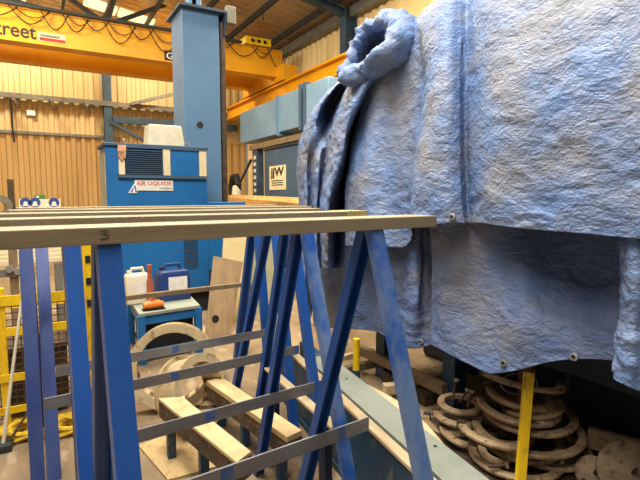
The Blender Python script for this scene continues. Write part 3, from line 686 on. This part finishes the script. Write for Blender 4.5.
MB().lathe(q, [(0, .0), (.032, .002), (.034, .01), (.032, .24), (.022, .28)], n=18).build('body', 'redbr', t, smooth=True)
MB().lathe(q, [(.022, .275), (.02, .36), (.026, .36), (.024, .42), (0, .425)], n=18).build('nozzle', 'redbr', t, smooth=True)
q = atz(153, 309.5, ZB)
t = thing('angle_grinder', q, 'orange power tool lying at the front of the bench', 'power tool')
MB().tube([q+TX*-.09+Vector((0, 0, .045)), q+TX*-.04+Vector((0, 0, .05)), q+TX*.05+Vector((0, 0, .048)), q+TX*.1+Vector((0, 0, .04))], [.03, .044, .044, .03], 14).build('body', 'orange', t, smooth=True)
MB().tube([q+TX*-.02+TN*.0+Vector((0, 0, .08)), q+TX*.0+Vector((0, 0, .12)), q+TX*.04+Vector((0, 0, .13))], .02, 10).build('handle', 'redbr', t, smooth=True)
MB().box(q+Vector((-.1, -.05, .001)), q+Vector((.11, .05, .012))).build('base_plate', 'black', t)
# leaning boards behind
def lean(name, px, m_, label, n_bot, n_top, zbot=0, thick=.018, hole=None, cat='board'):
    # px: pixel corners bottom-left, bottom-right, top-right, top-left
    P = [onN(*px[0], n_bot), onN(*px[1], n_bot), onN(*px[2], n_top), onN(*px[3], n_top)]
    # extend to floor
    for i, j in ((0, 3), (1, 2)):
        f = (P[i].z-.003)/(P[j].z-P[i].z); P[i] = P[i]-(P[j]-P[i])*f
    nr = (P[1]-P[0]).cross(P[3]-P[0]).normalized()
    if nr.y < 0: nr = -nr
    o = MB().prism(P, nr*thick).build(name, m_)
    tag(o, label, cat, 'boards leaning on the blue machine')
    if hole:
        h = onN(hole[0], hole[1], n_bot*.7+n_top*.3); 
        den = nr.dot(h-EYE); h = EYE+(h-EYE)*((nr.dot(P[0]-EYE))/den)
        MB().lathe(h-nr*.003, [(0, 0), (.045, 0), (.045, .002), (0, .002)], nr, 18).build('cut_hole', 'black', o)
    return o
lean('plywood_board', [(202, 368), (224, 372), (243, 262), (214, 256)], 'ply_g', 'brown plywood board with a round hole, leaning in front of the cream board', 5.0, 5.25, hole=(215.5, 319))
lean('cream_board', [(219, 330), (240, 332), (255, 236), (224, 232)], 'board', 'tall cream board leaning behind the brown plywood board', 5.55, 5.85)
lean('greenish_board', [(246, 330), (268, 334), (289, 230), (257, 230)], 'board_g', 'grey green board leaning right of the cream board', 5.65, 5.95)
# ================================================================== LEFT: YELLOW MESH CAGE, LEVER, SLINGS
YY = 3.78
def onY(x, y): return atY(x, y, YY)
t = thing('mesh_cage', (onY(45, 400).x, YY+.3, 0), 'yellow steel cage with wire mesh panels at the far left', 'cage')
xa = onY(-22, 300).x; xb = onY(90, 300).x; xm = onY(4, 300).x
ztp = onY(90, 240).z+.05
for x, w_ in ((xa, .04), (xm-.02, .045), (xb, .075)):
    MB().box((x-w_/2, YY-.02, 0), (x+w_/2, YY+.03, ztp if x == xb else onY(4, 288).z)).build('post', 'yel', t, .003)
MB().box((xb-.05, YY+.75, 0), (xb+.01, YY+.8, ztp)).build('post', 'yel', t, .003)
MB().box((xa-.02, YY+.75, 0), (xa+.04, YY+.8, 1.0)).build('post', 'yel', t, .003)
for px, y_, h_ in ((10, 300, .07), (10, 377, .055), (10, 409, .05)):
    z = onY(px, y_).z
    MB().box((xa, YY-.03, z-h_/2), (xb-.04, YY-.021, z+h_/2)).build('rail', 'yel', t, .002)
z = onY(60, 325).z
MB().box((xm, YY-.03, z-.03), (xb-.04, YY-.021, z+.03)).build('rail', 'yel', t, .002)
for z in (.15, .7):
    MB().box((xb-.04, YY+.03, z), (xb-.02, YY+.75, z+.05)).build('rail', 'yel', t, .002)
    MB().box((xa, YY+.76, z), (xb-.05, YY+.78, z+.05)).build('rail', 'yel', t, .002)
m = MB(); z1_ = onY(10, 300).z
x = xa
while x < xb-.06: m.box((x-.003, YY+.0, .1), (x+.003, YY+.006, z1_)); x += .045
z = .1
while z < z1_: m.box((xa, YY+.006, z-.003), (xb-.05, YY+.012, z+.003)); z += .045
m.build('wire_mesh', 'mesh', t)
for k in range(3):
    z = onY(89, 258+22*k).z
    MB().box((xb-.022, YY-.026, z-.03), (xb+.012, YY-.021, z+.02)).build('slot', 'black', t)
tag(MB().box((xa+.12, YY+.2, .02), (xa+.5, YY+.68, .5)).box((xa+.1, YY+.18, .5), (xa+.52, YY+.7, .53)).build('steel_bin', 'rust_d', bevel=.01), 'brown steel bin inside the yellow mesh cage', 'bin')
q = atY(8, 262, 6.4)
bn = thing('pipe_rack', (q.x+.1, 6.6, 0), 'pale stacked bars on a rack behind the yellow cage', 'rack')
for k in range(4):
    MB().bar((q.x-.5, 6.5+.1*k, q.z-.03+.04*k), (q.x+.75, 6.45+.1*k, q.z+.04*k), .05, .04, (0, 0, 1)).build('bar', 'cream_sign', bn)
for xx in (q.x-.3, q.x+.5):
    MB().box((xx-.04, 6.45, 0), (xx+.04, 6.9, q.z-.06)).build('leg', 'grey', bn)
# hydraulic lever: slim steel pole leaning at far left
a = atz(3, 446, .03); b = onY(22, 297)+Vector((0, -.12, 0))
t = thing('lever_bar', (a.x, a.y, 0), 'slim pale steel lever leaning before the yellow cage at the left edge', 'lever')
MB().tube([a, a.lerp(b, .5), b], [.012, .010, .008], 8).build('shaft', 'can_w', t, smooth=True)
MB().box((a.x-.06, a.y-.05, 0), (a.x+.05, a.y+.06, .05)).build('foot', 'roof_steel', t, .006)
p = atz(22, 415, .25)
MB().tube([a+Vector((.03, 0, .02)), Vector((a.x+.14, a.y+.15, .16)), Vector((a.x+.2, a.y+.28, .3))], .008, 6).build('strut', 'rust_d', t)
q0 = atY(15.5, 300, 5.3); q1 = atY(15.5, 234, 5.3)
t = thing('bolted_post', (q0.x, 5.3, 0), 'brown grey post with shiny clamp bolts behind the yellow cage', 'post')
MB().box((q0.x-.035, 5.27, 0), (q0.x+.035, 5.33, q1.z)).build('upright', 'tan', t, .003)
for px, y_ in ((9.5, 269), (18, 271)):
    q = atY(px, y_, 5.25)
    MB().lathe((q.x, 5.25, q.z), [(0, -.04), (.035, -.04), (.035, .03), (0, .03)], (0, 1, 0), 6).build('bolt', 'steel', t)
MB().box((q0.x-.14, 5.24, q.z-.05), (q0.x+.08, 5.27, q.z+.02)).build('clamp_plate', 'grey', t)

# yellow lifting slings heaped on the floor
def sling(c, s, label):
    pts = []
    for i in range(90):
        th = i*.32; r = s*(.35+.65*abs(math.sin(i*.11)))
        pts.append((c[0]+math.cos(th)*r*1.3, c[1]+math.sin(th)*r, .018+.05*(i/90)+.015*math.sin(i*.9)))
    tag(MB().tube(pts, .016, 6).build('lifting_sling', 'yfloor', smooth=True), label, 'sling', 'yellow slings by the cage')
p = atz(22, 423, 0); sling((p.x+.02, p.y-.2), .13, 'heap of yellow lifting sling on the floor before the cage, left one')
p = atz(68, 418, 0); sling((p.x, p.y-.2), .12, 'heap of yellow lifting sling on the floor under the blue legs, right one')
# ================================================================== TARP-COVERED MACHINE
mc = thing('covered_machine', (3.2, 2, 0), 'dark blue machine hidden under the blue tarpaulins', 'machine')
MB().box((2.5, -.6, .8), (3.9, 3.75, 2.5)).build('body', 'dkblue', mc, .03)
for (x, y) in ((2.6, 3.3), (2.62, 2.5), (3.6, 3.3), (3.6, 2.4), (3.0, .2), (2.7, -.3)):
    MB().box((x-.06, y-.06, 0), (x+.06, y+.06, .8)).build('leg', 'teal', mc)
MB().box((2.5, -.5, .62), (2.6, 3.7, .8)).build('sill_beam', 'dkblue', mc)
MB().box((2.5, 2.5, .14), (2.56, 3.6, .22)).build('lower_rail', 'tan', mc)
MB().box((3.5, 2.5, .1), (3.62, 3.6, .26)).build('lower_rail', 'teal', mc)
MB().box((3.0, -.5, .0), (3.9, 1.9, .64)).build('base_block', 'dkblue', mc, .06)
MB().box((3.3, 1.92, .0), (3.9, 3.6, .5)).build('base_block', 'dkblue', mc, .04)
MB().box((2.75, 1.95, .1), (2.8, 2.05, .8)).build('hose_bracket', 'redbr', mc)
# yellow posts under the machine
def ypost(x, y, z1, r, label, sleeve=None):
    t = thing('yellow_post', (x, y, 0), label, 'post', 'yellow posts under the tarps')
    z0 = sleeve or 0.02
    MB().tube([(x, y, z0), (x, y, z1)], r, 14).build('tube', 'yel', t, smooth=True)
    MB().box((x-.06, y-.06, 0), (x+.06, y+.06, .02)).build('base_plate', 'teal', t)
    if sleeve: MB().tube([(x, y, .02), (x, y, sleeve)], r*1.15, 14).build('sleeve', 'teal', t, smooth=True)
    else: MB().lathe((x, y, z1), [(r, -.02), (r*1.25, -.02), (r*1.25, .01), (0, .01)], n=14).build('cap', 'yel', t)
    return t
p = atz(356, 402, 0); ztop1 = (EYE+(ray(355, 337))*( (p-EYE).dot(FW) )).z
ypost(p.x, p.y, ztop1, .026, 'yellow post with a teal sleeve, farthest back under the tarps', .26)
p = atz(401, 408, 0); ypost(p.x, p.y, .42, .022, 'yellow post behind the near trestle right leg')
p = atz(519, 498, 0)
tp = thing('measuring_post', (p.x, p.y, 0), 'tall square yellow post standing in front of the clamp heap', 'post')
q1 = EYE+ray(529, 372)*((p-EYE).dot(FW)*1.02)
MB().bar((p.x, p.y, .02), (q1.x, q1.y, q1.z), .052, .03, RT).build('bar', 'yel', tp, .003)
MB().box((p.x-.06, p.y-.06, 0), (p.x+.06, p.y+.06, .02)).build('base_plate', 'teal', tp)
# ================================================================== HEAP OF RING CLAMPS
def clamp(px, py, z, R_, tx=0, ty=0, a0=170, sw=200, label='', w_=.045, h_=.014):
    c = atz(px, py, z)
    fh = Vector((FW.x, FW.y, 0)).normalized()
    ax = (Vector((0, 0, 1))+RT*tx-fh*ty).normalized(); e = (RT-ax*RT.dot(ax)).normalized(); g = ax.cross(e)
    t = thing('ring_clamp', c, label, 'clamp', 'heap of ring clamps')
    m = MB(); n = 36; full = sw >= 359; rings = []
    for k in range(n if full else n+1):
        th = math.radians(a0+sw*k/n); d = e*math.cos(th)+g*math.sin(th)
        rings.append([m.bm.verts.new(c+d*r+ax*h) for r, h in ((R_-w_, -h_), (R_-.006, -h_), (R_, -h_*.4), (R_, h_*.4), (R_-.006, h_), (R_-w_, h_))])
    for k in range(n):
        A_, B_ = rings[k], rings[(k+1) % len(rings)]
        for q in range(6): m.bm.faces.new((A_[q], B_[q], B_[(q+1) % 6], A_[(q+1) % 6]))
    if not full: m.bm.faces.new(rings[0]); m.bm.faces.new(rings[-1][::-1])
    m.build('arc', 'rust', t)
    if full: return t
    for th in (math.radians(a0), math.radians(a0+sw)):
        d = e*math.cos(th)+g*math.sin(th); tg = g*math.cos(th)-e*math.sin(th); p = c+d*(R_-w_/2)
        lug = MB().bar(p-ax*.026, p+ax*.026, .03, w_*1.1, tg).build('lug', 'rust_d', t, .003)
        MB().tube([p-tg*.045, p+tg*.055], .008, 8).build('bolt', 'rust_d', lug)
    return t
specs = [  # px, py, z, R, tilt right, tilt to viewer, arc start, sweep
 (460, 404, .20, .150, 0, .05, 0, 360, 'full loop lying flat at the left of the heap'),
 (457, 415, .145, .160, .05, .05, 165, 200, 'with square lug, lying just under the left loop'),
 (468, 432, .07, .185, .08, .1, 165, 200, 'lowest at the left foot of the heap'),
 (452, 422, .03, .2, 0, .02, 150, 230, 'pressed flat beneath the left stack'),
 (518, 405, .32, .245, .03, .08, 160, 220, 'broad upper one passing behind the yellow post at mid height'),
 (520, 396, .38, .2, .1, .02, 150, 200, 'shaded one just below the topmost clamp'),
 (529, 413, .26, .275, -.03, .05, 165, 205, 'with long right arm above the widest one'),
 (527, 427, .19, .325, -.02, .06, 165, 200, 'widest of the heap, reaching furthest right'),
 (520, 438, .12, .245, -.02, .12, 168, 215, 'pale front one curling below the yellow post middle'),
 (520, 378, .47, .26, .16, -.1, 185, 165, 'topmost on the heap, seen almost edge on'),
 (543, 419, .315, .07, 0, .1, 180, 340, 'smallest, tucked right of the yellow post'),
 (530, 404, .345, .19, -.1, 0, 200, 170, 'short dark one behind the right shoulder of the heap'),
 (500, 430, .15, .2, .05, .02, 190, 190, 'half buried in the middle of the heap'),
 (497, 428, .21, .235, .06, .04, 175, 120, 'left arm of the middle layer beside the left loop'),
 (515, 455, .05, .27, 0, .02, 160, 220, 'bottom layer under the front of the heap'),
 (545, 446, .07, .26, 0, .03, 180, 200, 'bottom layer under the right of the heap'),
 (495, 452, .09, .1, .1, .3, 150, 230, 'short one lying at the front foot of the heap')]
for px, py, z, R_, tx, ty, a0, sw, w2 in specs:
    clamp(px, py, z, R_, tx, ty, a0, sw, 'brown steel ring clamp, '+w2)
t = thing('wire_hoop', atz(520, 384, .47), 'thin wire hoop standing on top of the clamp heap behind the yellow post', 'hoop')
c = atz(519, 384, .48)
MB().tube([c+RT*(.11*math.cos(k*PI/12))+Vector((0, 0, .06*math.sin(k*PI/12)))+FW*.02*math.sin(k*PI/12) for k in range(25)], .004, 6, False).build('wire', 'steel', t)
# loose bolts among the clamps
bw = ['standing up behind the left loop', 'standing up left of the topmost clamp', 'lying at the front left of the heap', 'lying in the middle of the heap', 'lying low at the right of the heap', 'lying on top of the heap', 'standing in the left loop', 'leaning at the left of heap']
for (px, py, z, an), w2 in zip([(455, 388, .26, .2), (482, 390, .33, .4), (497, 466, .09, 1.5), (515, 447, .17, 1.4), (560, 440, .15, 1.5), (490, 380, .47, 1.4), (470, 400, .22, .3), (463, 397, .22, .6)], bw):
    c = atz(px, py, z); d = Vector((math.sin(an)*.8, -math.sin(an)*.5, math.cos(an)))
    t = thing('loose_bolt', c, 'dark steel bolt '+w2, 'bolt', 'bolts among the clamps')
    MB().tube([c-d*.05, c+d*.05], .010, 8).build('shank', 'rust_d', t)
    MB().tube([c+d*.05, c+d*.065], .019, 6).build('head', 'rust', t)
# pieces by the right edge
p = atz(600, 440, .12)
a = atz(588, 437, .16); b = atz(660, 456, .16)
tag(MB().bar(a, b, .12, .045, (0, 0, 1)).build('plank_offcut', 'rust', bevel=.003), 'brown plank lying across the floor at the right edge', 'plank')
for (px, py, z, R_, lb) in ((632, 474, .12, .17, 'brown pierced flange disc tilted at the lower right corner'), (594, 474, .05, .1, 'smaller brown flange disc left of the pierced disc')):
    c = atz(px, py, z); ax = Vector((-.55, -.5, .75)).normalized()
    t = thing('flange_disc', c, lb, 'disc', 'flange discs at the right edge')
    MB().lathe(c, [(0, -.014), (R_, -.014), (R_, .014), (0, .014)], ax, 32).build('plate', 'rust', t, .003)
    e = ax.orthogonal().normalized(); g = ax.cross(e)
    for k in range(2):
        d = e*math.cos(k*PI/3+2.2)+g*math.sin(k*PI/3+2.2); MB().lathe(c+d*R_*.75+ax*.0145, [(0, 0), (.011, 0), (.011, .001), (0, .001)], ax, 10).build('hole', 'black', t)
    MB().tube([c+ax*.014, c+ax*.09], .009, 8).build('stud', 'rust_d', t)
# dirt-caked base plates under the heap
p = atz(520, 452, 0)
tag(MB().prism([Vector((2.0, 1.25, .002)), Vector((2.95, 1.3, .002)), Vector((2.95, 2.5, .002)), Vector((1.98, 2.45, .002))], (0, 0, .012)).build('drip_tray', 'rust_d'), 'dirty brown steel tray under the clamp heap', 'tray')
for (pa_, pb_, z, s_, mm, lb) in (((384, 389), (436, 384), .08, .075, 'strip', 'pale square bar with open end, behind the yellow post at the hoop'), ((340, 371), (386, 361), .09, .06, 'wood_d', 'brown bar crossing behind the teal sleeved post'), ((342, 358), (372, 350), .12, .05, 'strip', 'short pale bar deepest under the tarps'), ((385, 374), (430, 400), .05, .09, 'rust_d', 'dark rusty beam running under the machine toward the clamps')):
    tag(MB().bar(atz(*pa_, z), atz(*pb_, z), s_, s_, (0, 0, 1)).build('floor_bar', mm, bevel=.004), lb, 'bar', 'bars on the floor under the machine')
# ================================================================== TARPAULINS
def crumple(p, amp, f=5.5):
    v = 0
    for k, (ff, aa) in enumerate(((f, 1), (f*2.1, .5), (f*4.3, .26))):
        q = Vector((p.x*ff, p.y*ff*.8, p.z*ff*1.35+11*k)); q += noise.noise_vector(q*.6)*.8
        v += aa*(1-2.2*abs(noise.noise(q)))
    return v*amp
def cat(a, b, c, d, t):
    return .5*((2*b)+(c-a)*t+(2*a-5*b+4*c-d)*t*t+(3*b-a-3*c+d)*t**3)
def sheet(rows, nu, nv, amp, thick=.004, f=5.5, side=(-1, 0, 0), fold=None):
    """rows: list of rows of world points (same count). Catmull-Rom surface, crumpled."""
    nr, nc = len(rows), len(rows[0])
    def cr(pts, t):
        n = len(pts)-1; t = min(max(t, 0), 1)*n; i = min(int(t), n-1); tt = t-i
        g = lambda k: pts[min(max(k, 0), n)]
        return cat(g(i-1), g(i), g(i+1), g(i+2), tt)
    G = []
    for j in range(nv+1):
        t = j/nv; row = [cr([rows[r][c] for r in range(nr)], t) for c in range(nc)]
        G.append([cr(row, i/nu) for i in range(nu+1)])
    m = MB(); sd = Vector(side)
    V = []
    for j in range(nv+1):
        R_ = []
        for i in range(nu+1):
            p = G[j][i]
            n_ = (G[j][min(i+1, nu)]-G[j][max(i-1, 0)]).cross(G[min(j+1, nv)][i]-G[max(j-1, 0)][i])
            n_ = n_.normalized() if n_.length > 1e-9 else sd
            if n_.dot(sd) < 0: n_ = -n_
            R_.append(m.bm.verts.new(p+n_*(crumple(p, amp, f)+(fold(i/nu, j/nv) if fold else 0))))
        V.append(R_)
    for j in range(nv):
        for i in range(nu): m.bm.faces.new((V[j][i], V[j][i+1], V[j+1][i+1], V[j+1][i]))
    return m, G
def tarp(name, rows, nu, nv, amp, m_, label, f=5.5, fold=None):
    m, G = sheet(rows, nu, nv, amp, f=f, fold=fold)
    o = m.build(name, m_, smooth=False)
    for p in o.data.polygons: p.use_smooth = True
    s = o.modifiers.new('thickness', 'SOLIDIFY'); s.thickness = .004; s.offset = 0
    tag(o, label, 'tarpaulin', 'blue tarpaulins over the machine')
    return o
def grommet(o, px, py, r=.02):
    best = None
    for v in o.data.vertices:
        d = v.co+o.location-EYE; z = d.dot(FW)
        if z < .3: continue
        e = (320+F_PX*d.dot(RT)/z-px)**2+(240-F_PX*d.dot(UP)/z-py)**2
        if best is None or e < best[0]: best = (e, v.co+o.location)
    p = best[1]+Vector((-.012, -.004, 0)); nr = Vector((-1, -.15, .1))
    g = MB().lathe(p, [(r*.5, 0), (r, -.006), (r*.98, .003), (r*.55, .006)], nr, 18, closed=True).build('eyelet', 'steel', o)
    MB().lathe(p, [(0, -.001), (r*.52, -.001), (r*.52, .001), (0, .001)], nr, 14).build('eyelet_hole', 'black', g)
# ---- main upper sheet
cols = [ # (x,y,X) at top, upper-mid, lower-mid, hem
 [(352, 74, 2.25), (362, 104, 2.22), (347, 180, 2.16), (346, 246, 2.14)],
 [(372, 62, 2.2), (376, 100, 2.16), (364, 180, 2.06), (364, 246, 2.04)],
 [(392, 48, 2.2), (392, 96, 2.2), (384, 180, 2.14), (386, 247, 2.12)],
 [(408, 34, 2.24), (412, 92, 2.2), (402, 180, 2.17), (404, 247, 2.2)],
 [(421, 20, 2.22), (424, 88, 2.16), (411, 180, 2.16), (412, 240, 2.16)],
 [(424, 17, 2.12), (428, 86, 2.02), (416, 180, 1.95), (414, 226, 1.94)],
 [(436, 9, 2.1), (438, 84, 1.97), (430, 180, 1.90), (431, 225, 1.90)],
 [(450, 0, 2.12), (449, 82, 1.99), (445, 180, 1.93), (448, 223, 1.93)],
 [(462, -6, 2.18), (459, 82, 2.05), (460, 180, 2.0), (463, 223, 2.0)],
 [(472, -10, 2.22), (468, 82, 2.12), (469, 180, 2.09), (472, 223, 2.08)],
 [(482, -14, 2.14), (478, 80, 2.05), (479, 180, 2.0), (482, 223, 1.99)],
 [(500, -20, 2.1), (500, 80, 1.95), (500, 180, 1.92), (502, 226, 1.92)],
 [(540, -30, 2.12), (540, 78, 1.96), (540, 180, 1.95), (540, 230, 1.95)],
 [(580, -40, 2.1), (580, 76, 1.94), (580, 180, 1.92), (580, 233, 1.92)],
 [(620, -50, 2.1), (620, 74, 1.96), (620, 180, 1.95), (620, 237, 1.95)],
 [(660, -60, 2.1), (660, 72, 1.94), (660, 180, 1.93), (660, 240, 1.93)],
 [(740, -80, 2.1), (740, 70, 1.95), (740, 180, 1.95), (740, 246, 1.95)],
 [(860, -110, 2.1), (860, 66, 1.97), (860, 180, 1.96), (860, 254, 1.96)],
 [(1050, -160, 2.1), (1050, 60, 1.95), (1050, 180, 1.95), (1050, 266, 1.95)]]
R = [[atX(*c[k]) for c in cols] for k in range(4)]
back = [p+Vector((1.7, .0, .12)) for p in R[0]]
crest = [p+Vector((.25, 0, .07)) for p in R[0]]
up_t = tarp('tarpaulin', [back, crest]+R, 270, 150, .007, 'tarp', 'large upper blue tarpaulin hanging over the machine with a straight hem')
for px, py in ((453, 217),): grommet(up_t, px, py)
# ---- bunched sheet at the far corner, falling in diagonal folds
rows_px = [
 [(346, 76), (350, 74), (354, 72), (360, 68), (368, 62), (380, 54), (392, 46), (402, 38), (410, 32)],
 [(320, 102), (326, 99), (332, 98), (340, 97), (346, 97), (358, 94), (369, 90), (373, 90), (378, 88)],
 [(303, 133), (311, 132), (318, 131), (326, 131), (334, 131), (344, 128), (351, 126), (354, 126), (358, 126)],
 [(298, 160), (305, 160), (312, 160), (319, 160), (326, 160), (337, 160), (345, 158), (348, 158), (351, 158)],
 [(299, 205), (306, 205), (312, 205), (317, 205), (320, 205), (327, 205), (333, 205), (341, 205), (348, 205)],
 [(300, 262), (305, 262), (311, 260), (317, 250), (321, 250), (326, 250), (332, 250), (339, 250), (347, 250)],
 [(301, 322), (305, 320), (311, 318), (318, 270), (322, 268), (327, 268), (332, 268), (338, 268), (345, 268)]]
xs_ = [[2.4, 2.3, 2.3, 2.36, 2.2, 2.1, 2.2, 2.34, 2.34],
 [2.34, 2.16, 2.46, 2.52, 2.2, 2.04, 2.12, 2.44, 2.36],
 [2.32, 2.14, 2.16, 2.3, 2.18, 2.03, 2.1, 2.44, 2.34],
 [2.32, 2.15, 2.2, 2.14, 2.24, 2.03, 2.1, 2.46, 2.32],
 [2.34, 2.16, 2.24, 2.14, 2.2, 2.02, 2.12, 2.48, 2.3],
 [2.34, 2.16, 2.26, 2.14, 2.22, 2.06, 2.16, 2.46, 2.32],
 [2.34, 2.18, 2.28, 2.16, 2.22, 2.1, 2.18, 2.44, 2.34]]
R = [[atX(p[0], p[1], xs_[j][i]) for i, p in enumerate(r)] for j, r in enumerate(rows_px)]
b_t = tarp('tarpaulin', R, 130, 130, .010, 'tarp', 'bunched blue tarpaulin falling in long folds at the far corner', 7)
# hood-like bundle on top, hollow on its left
rim_px = [(347, 70, .03, 2.12), (350, 58, .02, 2.14), (357, 43, .018, 2.2), (366, 30, .02, 2.26), (378, 22, .028, 2.3), (391, 20, .04, 2.3), (401, 24, .05, 2.26), (404, 35, .055, 2.2),
          (397, 48, .06, 2.14), (386, 57, .05, 2.1), (373, 67, .042, 2.08), (360, 74, .05, 2.07), (351, 78, .042, 2.09)]
n_ = len(rim_px); m = MB(); RG = []; N_ = 120; K_ = 22
def rp(i): x, y, r, X_ = rim_px[i % n_]; return atX(x, y, X_), r
for k in range(N_):
    t_ = k/N_*n_; i = int(t_); f = t_-i
    P4 = [rp(i-1), rp(i), rp(i+1), rp(i+2)]
    c = cat(P4[0][0], P4[1][0], P4[2][0], P4[3][0], f); r = cat(P4[0][1], P4[1][1], P4[2][1], P4[3][1], f)
    tg = cat(P4[0][0], P4[1][0], P4[2][0], P4[3][0], min(f+.05, 1))-cat(P4[0][0], P4[1][0], P4[2][0], P4[3][0], max(f-.05, 0)); tg.normalize()
    a = Vector((1, 0, 0)); a = (a-tg*a.dot(tg)).normalized(); b = tg.cross(a)
    row = []
    for q in range(K_):
        th = 2*PI*q/K_; d = a*math.cos(th)*1.5+b*math.sin(th); p = c+d*r
        row.append(m.bm.verts.new(p+d.normalized()*crumple(p, .03, 8)))
    RG.append(row)
for k in range(N_):
    A_, B_ = RG[k], RG[(k+1) % N_]
    for q in range(K_): m.bm.faces.new((A_[q], B_[q], B_[(q+1) % K_], A_[(q+1) % K_]))
o = m.build('bunched_rim', 'tarp', b_t)
for p in o.data.polygons: p.use_smooth = True
# the hollow behind the rim: a crumpled bowl
m = MB(); cc = atX(376, 48, 2.5); RG = []
for k in range(N_):
    t_ = k/N_*n_; i = int(t_); f = t_-i; c = cat(rp(i-1)[0], rp(i)[0], rp(i+1)[0], rp(i+2)[0], f)
    row = []
    for q in range(1, 15):
        u = q/14; p = cc.lerp(c, u); p.x += .16*(1-u*u)*0+(c.x+.05-p.x)*(u**3)*.5
        row.append(m.bm.verts.new(p+Vector((crumple(p, .03, 8), 0, 0))))
    RG.append(row)
for k in range(N_):
    A_, B_ = RG[k], RG[(k+1) % N_]
    for q in range(13): m.bm.faces.new((A_[q], B_[q], B_[q+1], A_[q+1]))
m.bm.faces.new([r[0] for r in RG])
o = m.build('bunched_hollow', 'tarp', b_t)
for p in o.data.polygons: p.use_smooth = True
# ---- lower layer, left
rows_px = [
 [(312, 215, 2.56), (335, 215, 2.46), (352, 215, 2.28), (370, 215, 2.32), (388, 215, 2.26), (402, 215, 2.32), (416, 215, 2.27), (428, 215, 2.36), (440, 215, 2.4)],
 [(312, 270, 2.56), (338, 270, 2.44), (352, 270, 2.27), (370, 270, 2.33), (388, 270, 2.25), (402, 270, 2.3), (414, 270, 2.25), (428, 270, 2.36), (438, 270, 2.42)],
 [(313, 305, 2.56), (342, 305, 2.42), (354, 305, 2.28), (370, 305, 2.33), (386, 305, 2.24), (400, 305, 2.28), (414, 305, 2.24), (426, 305, 2.34), (436, 305, 2.4)],
 [(314, 326, 2.56), (344, 329, 2.42), (354, 329, 2.3), (368, 330, 2.33), (382, 334, 2.25), (392, 343, 2.27), (408, 348, 2.24), (422, 347, 2.3), (434, 344, 2.36)]]
R = [[atX(*p) for p in r] for r in rows_px]
d_t = tarp('tarpaulin', R, 90, 90, .008, 'tarp_shade', 'lower shaded blue tarpaulin behind the near trestle right legs')
grommet(d_t, 422, 342)
# ---- lower layer, middle: long sheet with scalloped hem
rows_px = [
 [(430, 206, 2.14), (445, 207, 2.1), (465, 208, 2.13), (490, 210, 2.12), (520, 212, 2.24), (550, 214, 2.36), (580, 216, 2.4), (610, 220, 2.36), (640, 222, 2.2), (700, 226, 2.2), (860, 234, 2.2), (1050, 246, 2.2)],
 [(433, 262, 2.16), (446, 264, 2.1), (466, 266, 2.12), (490, 268, 2.14), (520, 270, 2.16), (550, 272, 2.28), (580, 274, 2.34), (610, 276, 2.32), (640, 278, 2.2), (700, 282, 2.2), (860, 290, 2.22), (1050, 300, 2.2)],
 [(433, 310, 2.16), (446, 312, 2.08), (466, 318, 2.08), (490, 322, 2.1), (520, 322, 2.08), (550, 324, 2.14), (580, 322, 2.2), (610, 320, 2.2), (640, 322, 2.2), (700, 326, 2.2), (860, 336, 2.18), (1050, 350, 2.2)],
 [(432, 344, 2.12), (446, 352, 2.06), (466, 362, 2.05), (490, 373, 2.06), (518, 370, 2.07), (548, 362, 2.12), (580, 359, 2.16), (610, 360, 2.18), (640, 364, 2.2), (700, 368, 2.2), (860, 384, 2.2), (1050, 404, 2.2)]]
R = [[atX(*p) for p in r] for r in rows_px]
e_t = tarp('tarpaulin', R, 200, 110, .008, 'tarp_shade', 'lower blue tarpaulin with scalloped hem above the clamp heap', 4.5)
for px, py in ((505, 363), (574, 356)): grommet(e_t, px, py)
# ---- right flap
rows_px = [
 [(622, 224, 2.04), (634, 224, 1.98), (650, 226, 2.02), (690, 230, 2.0)],
 [(624, 280, 2.04), (636, 282, 1.97), (652, 284, 2.02), (690, 288, 2.0)],
 [(620, 330, 2.04), (632, 332, 1.97), (648, 336, 2.0), (690, 340, 2.0)],
 [(616, 379, 2.02), (628, 386, 1.97), (644, 391, 2.0), (690, 396, 2.0)]]
R = [[atX(*p) for p in r] for r in rows_px]
f_t = tarp('tarpaulin', R, 60, 90, .012, 'tarp', 'blue tarpaulin flap hanging lowest at the right edge')
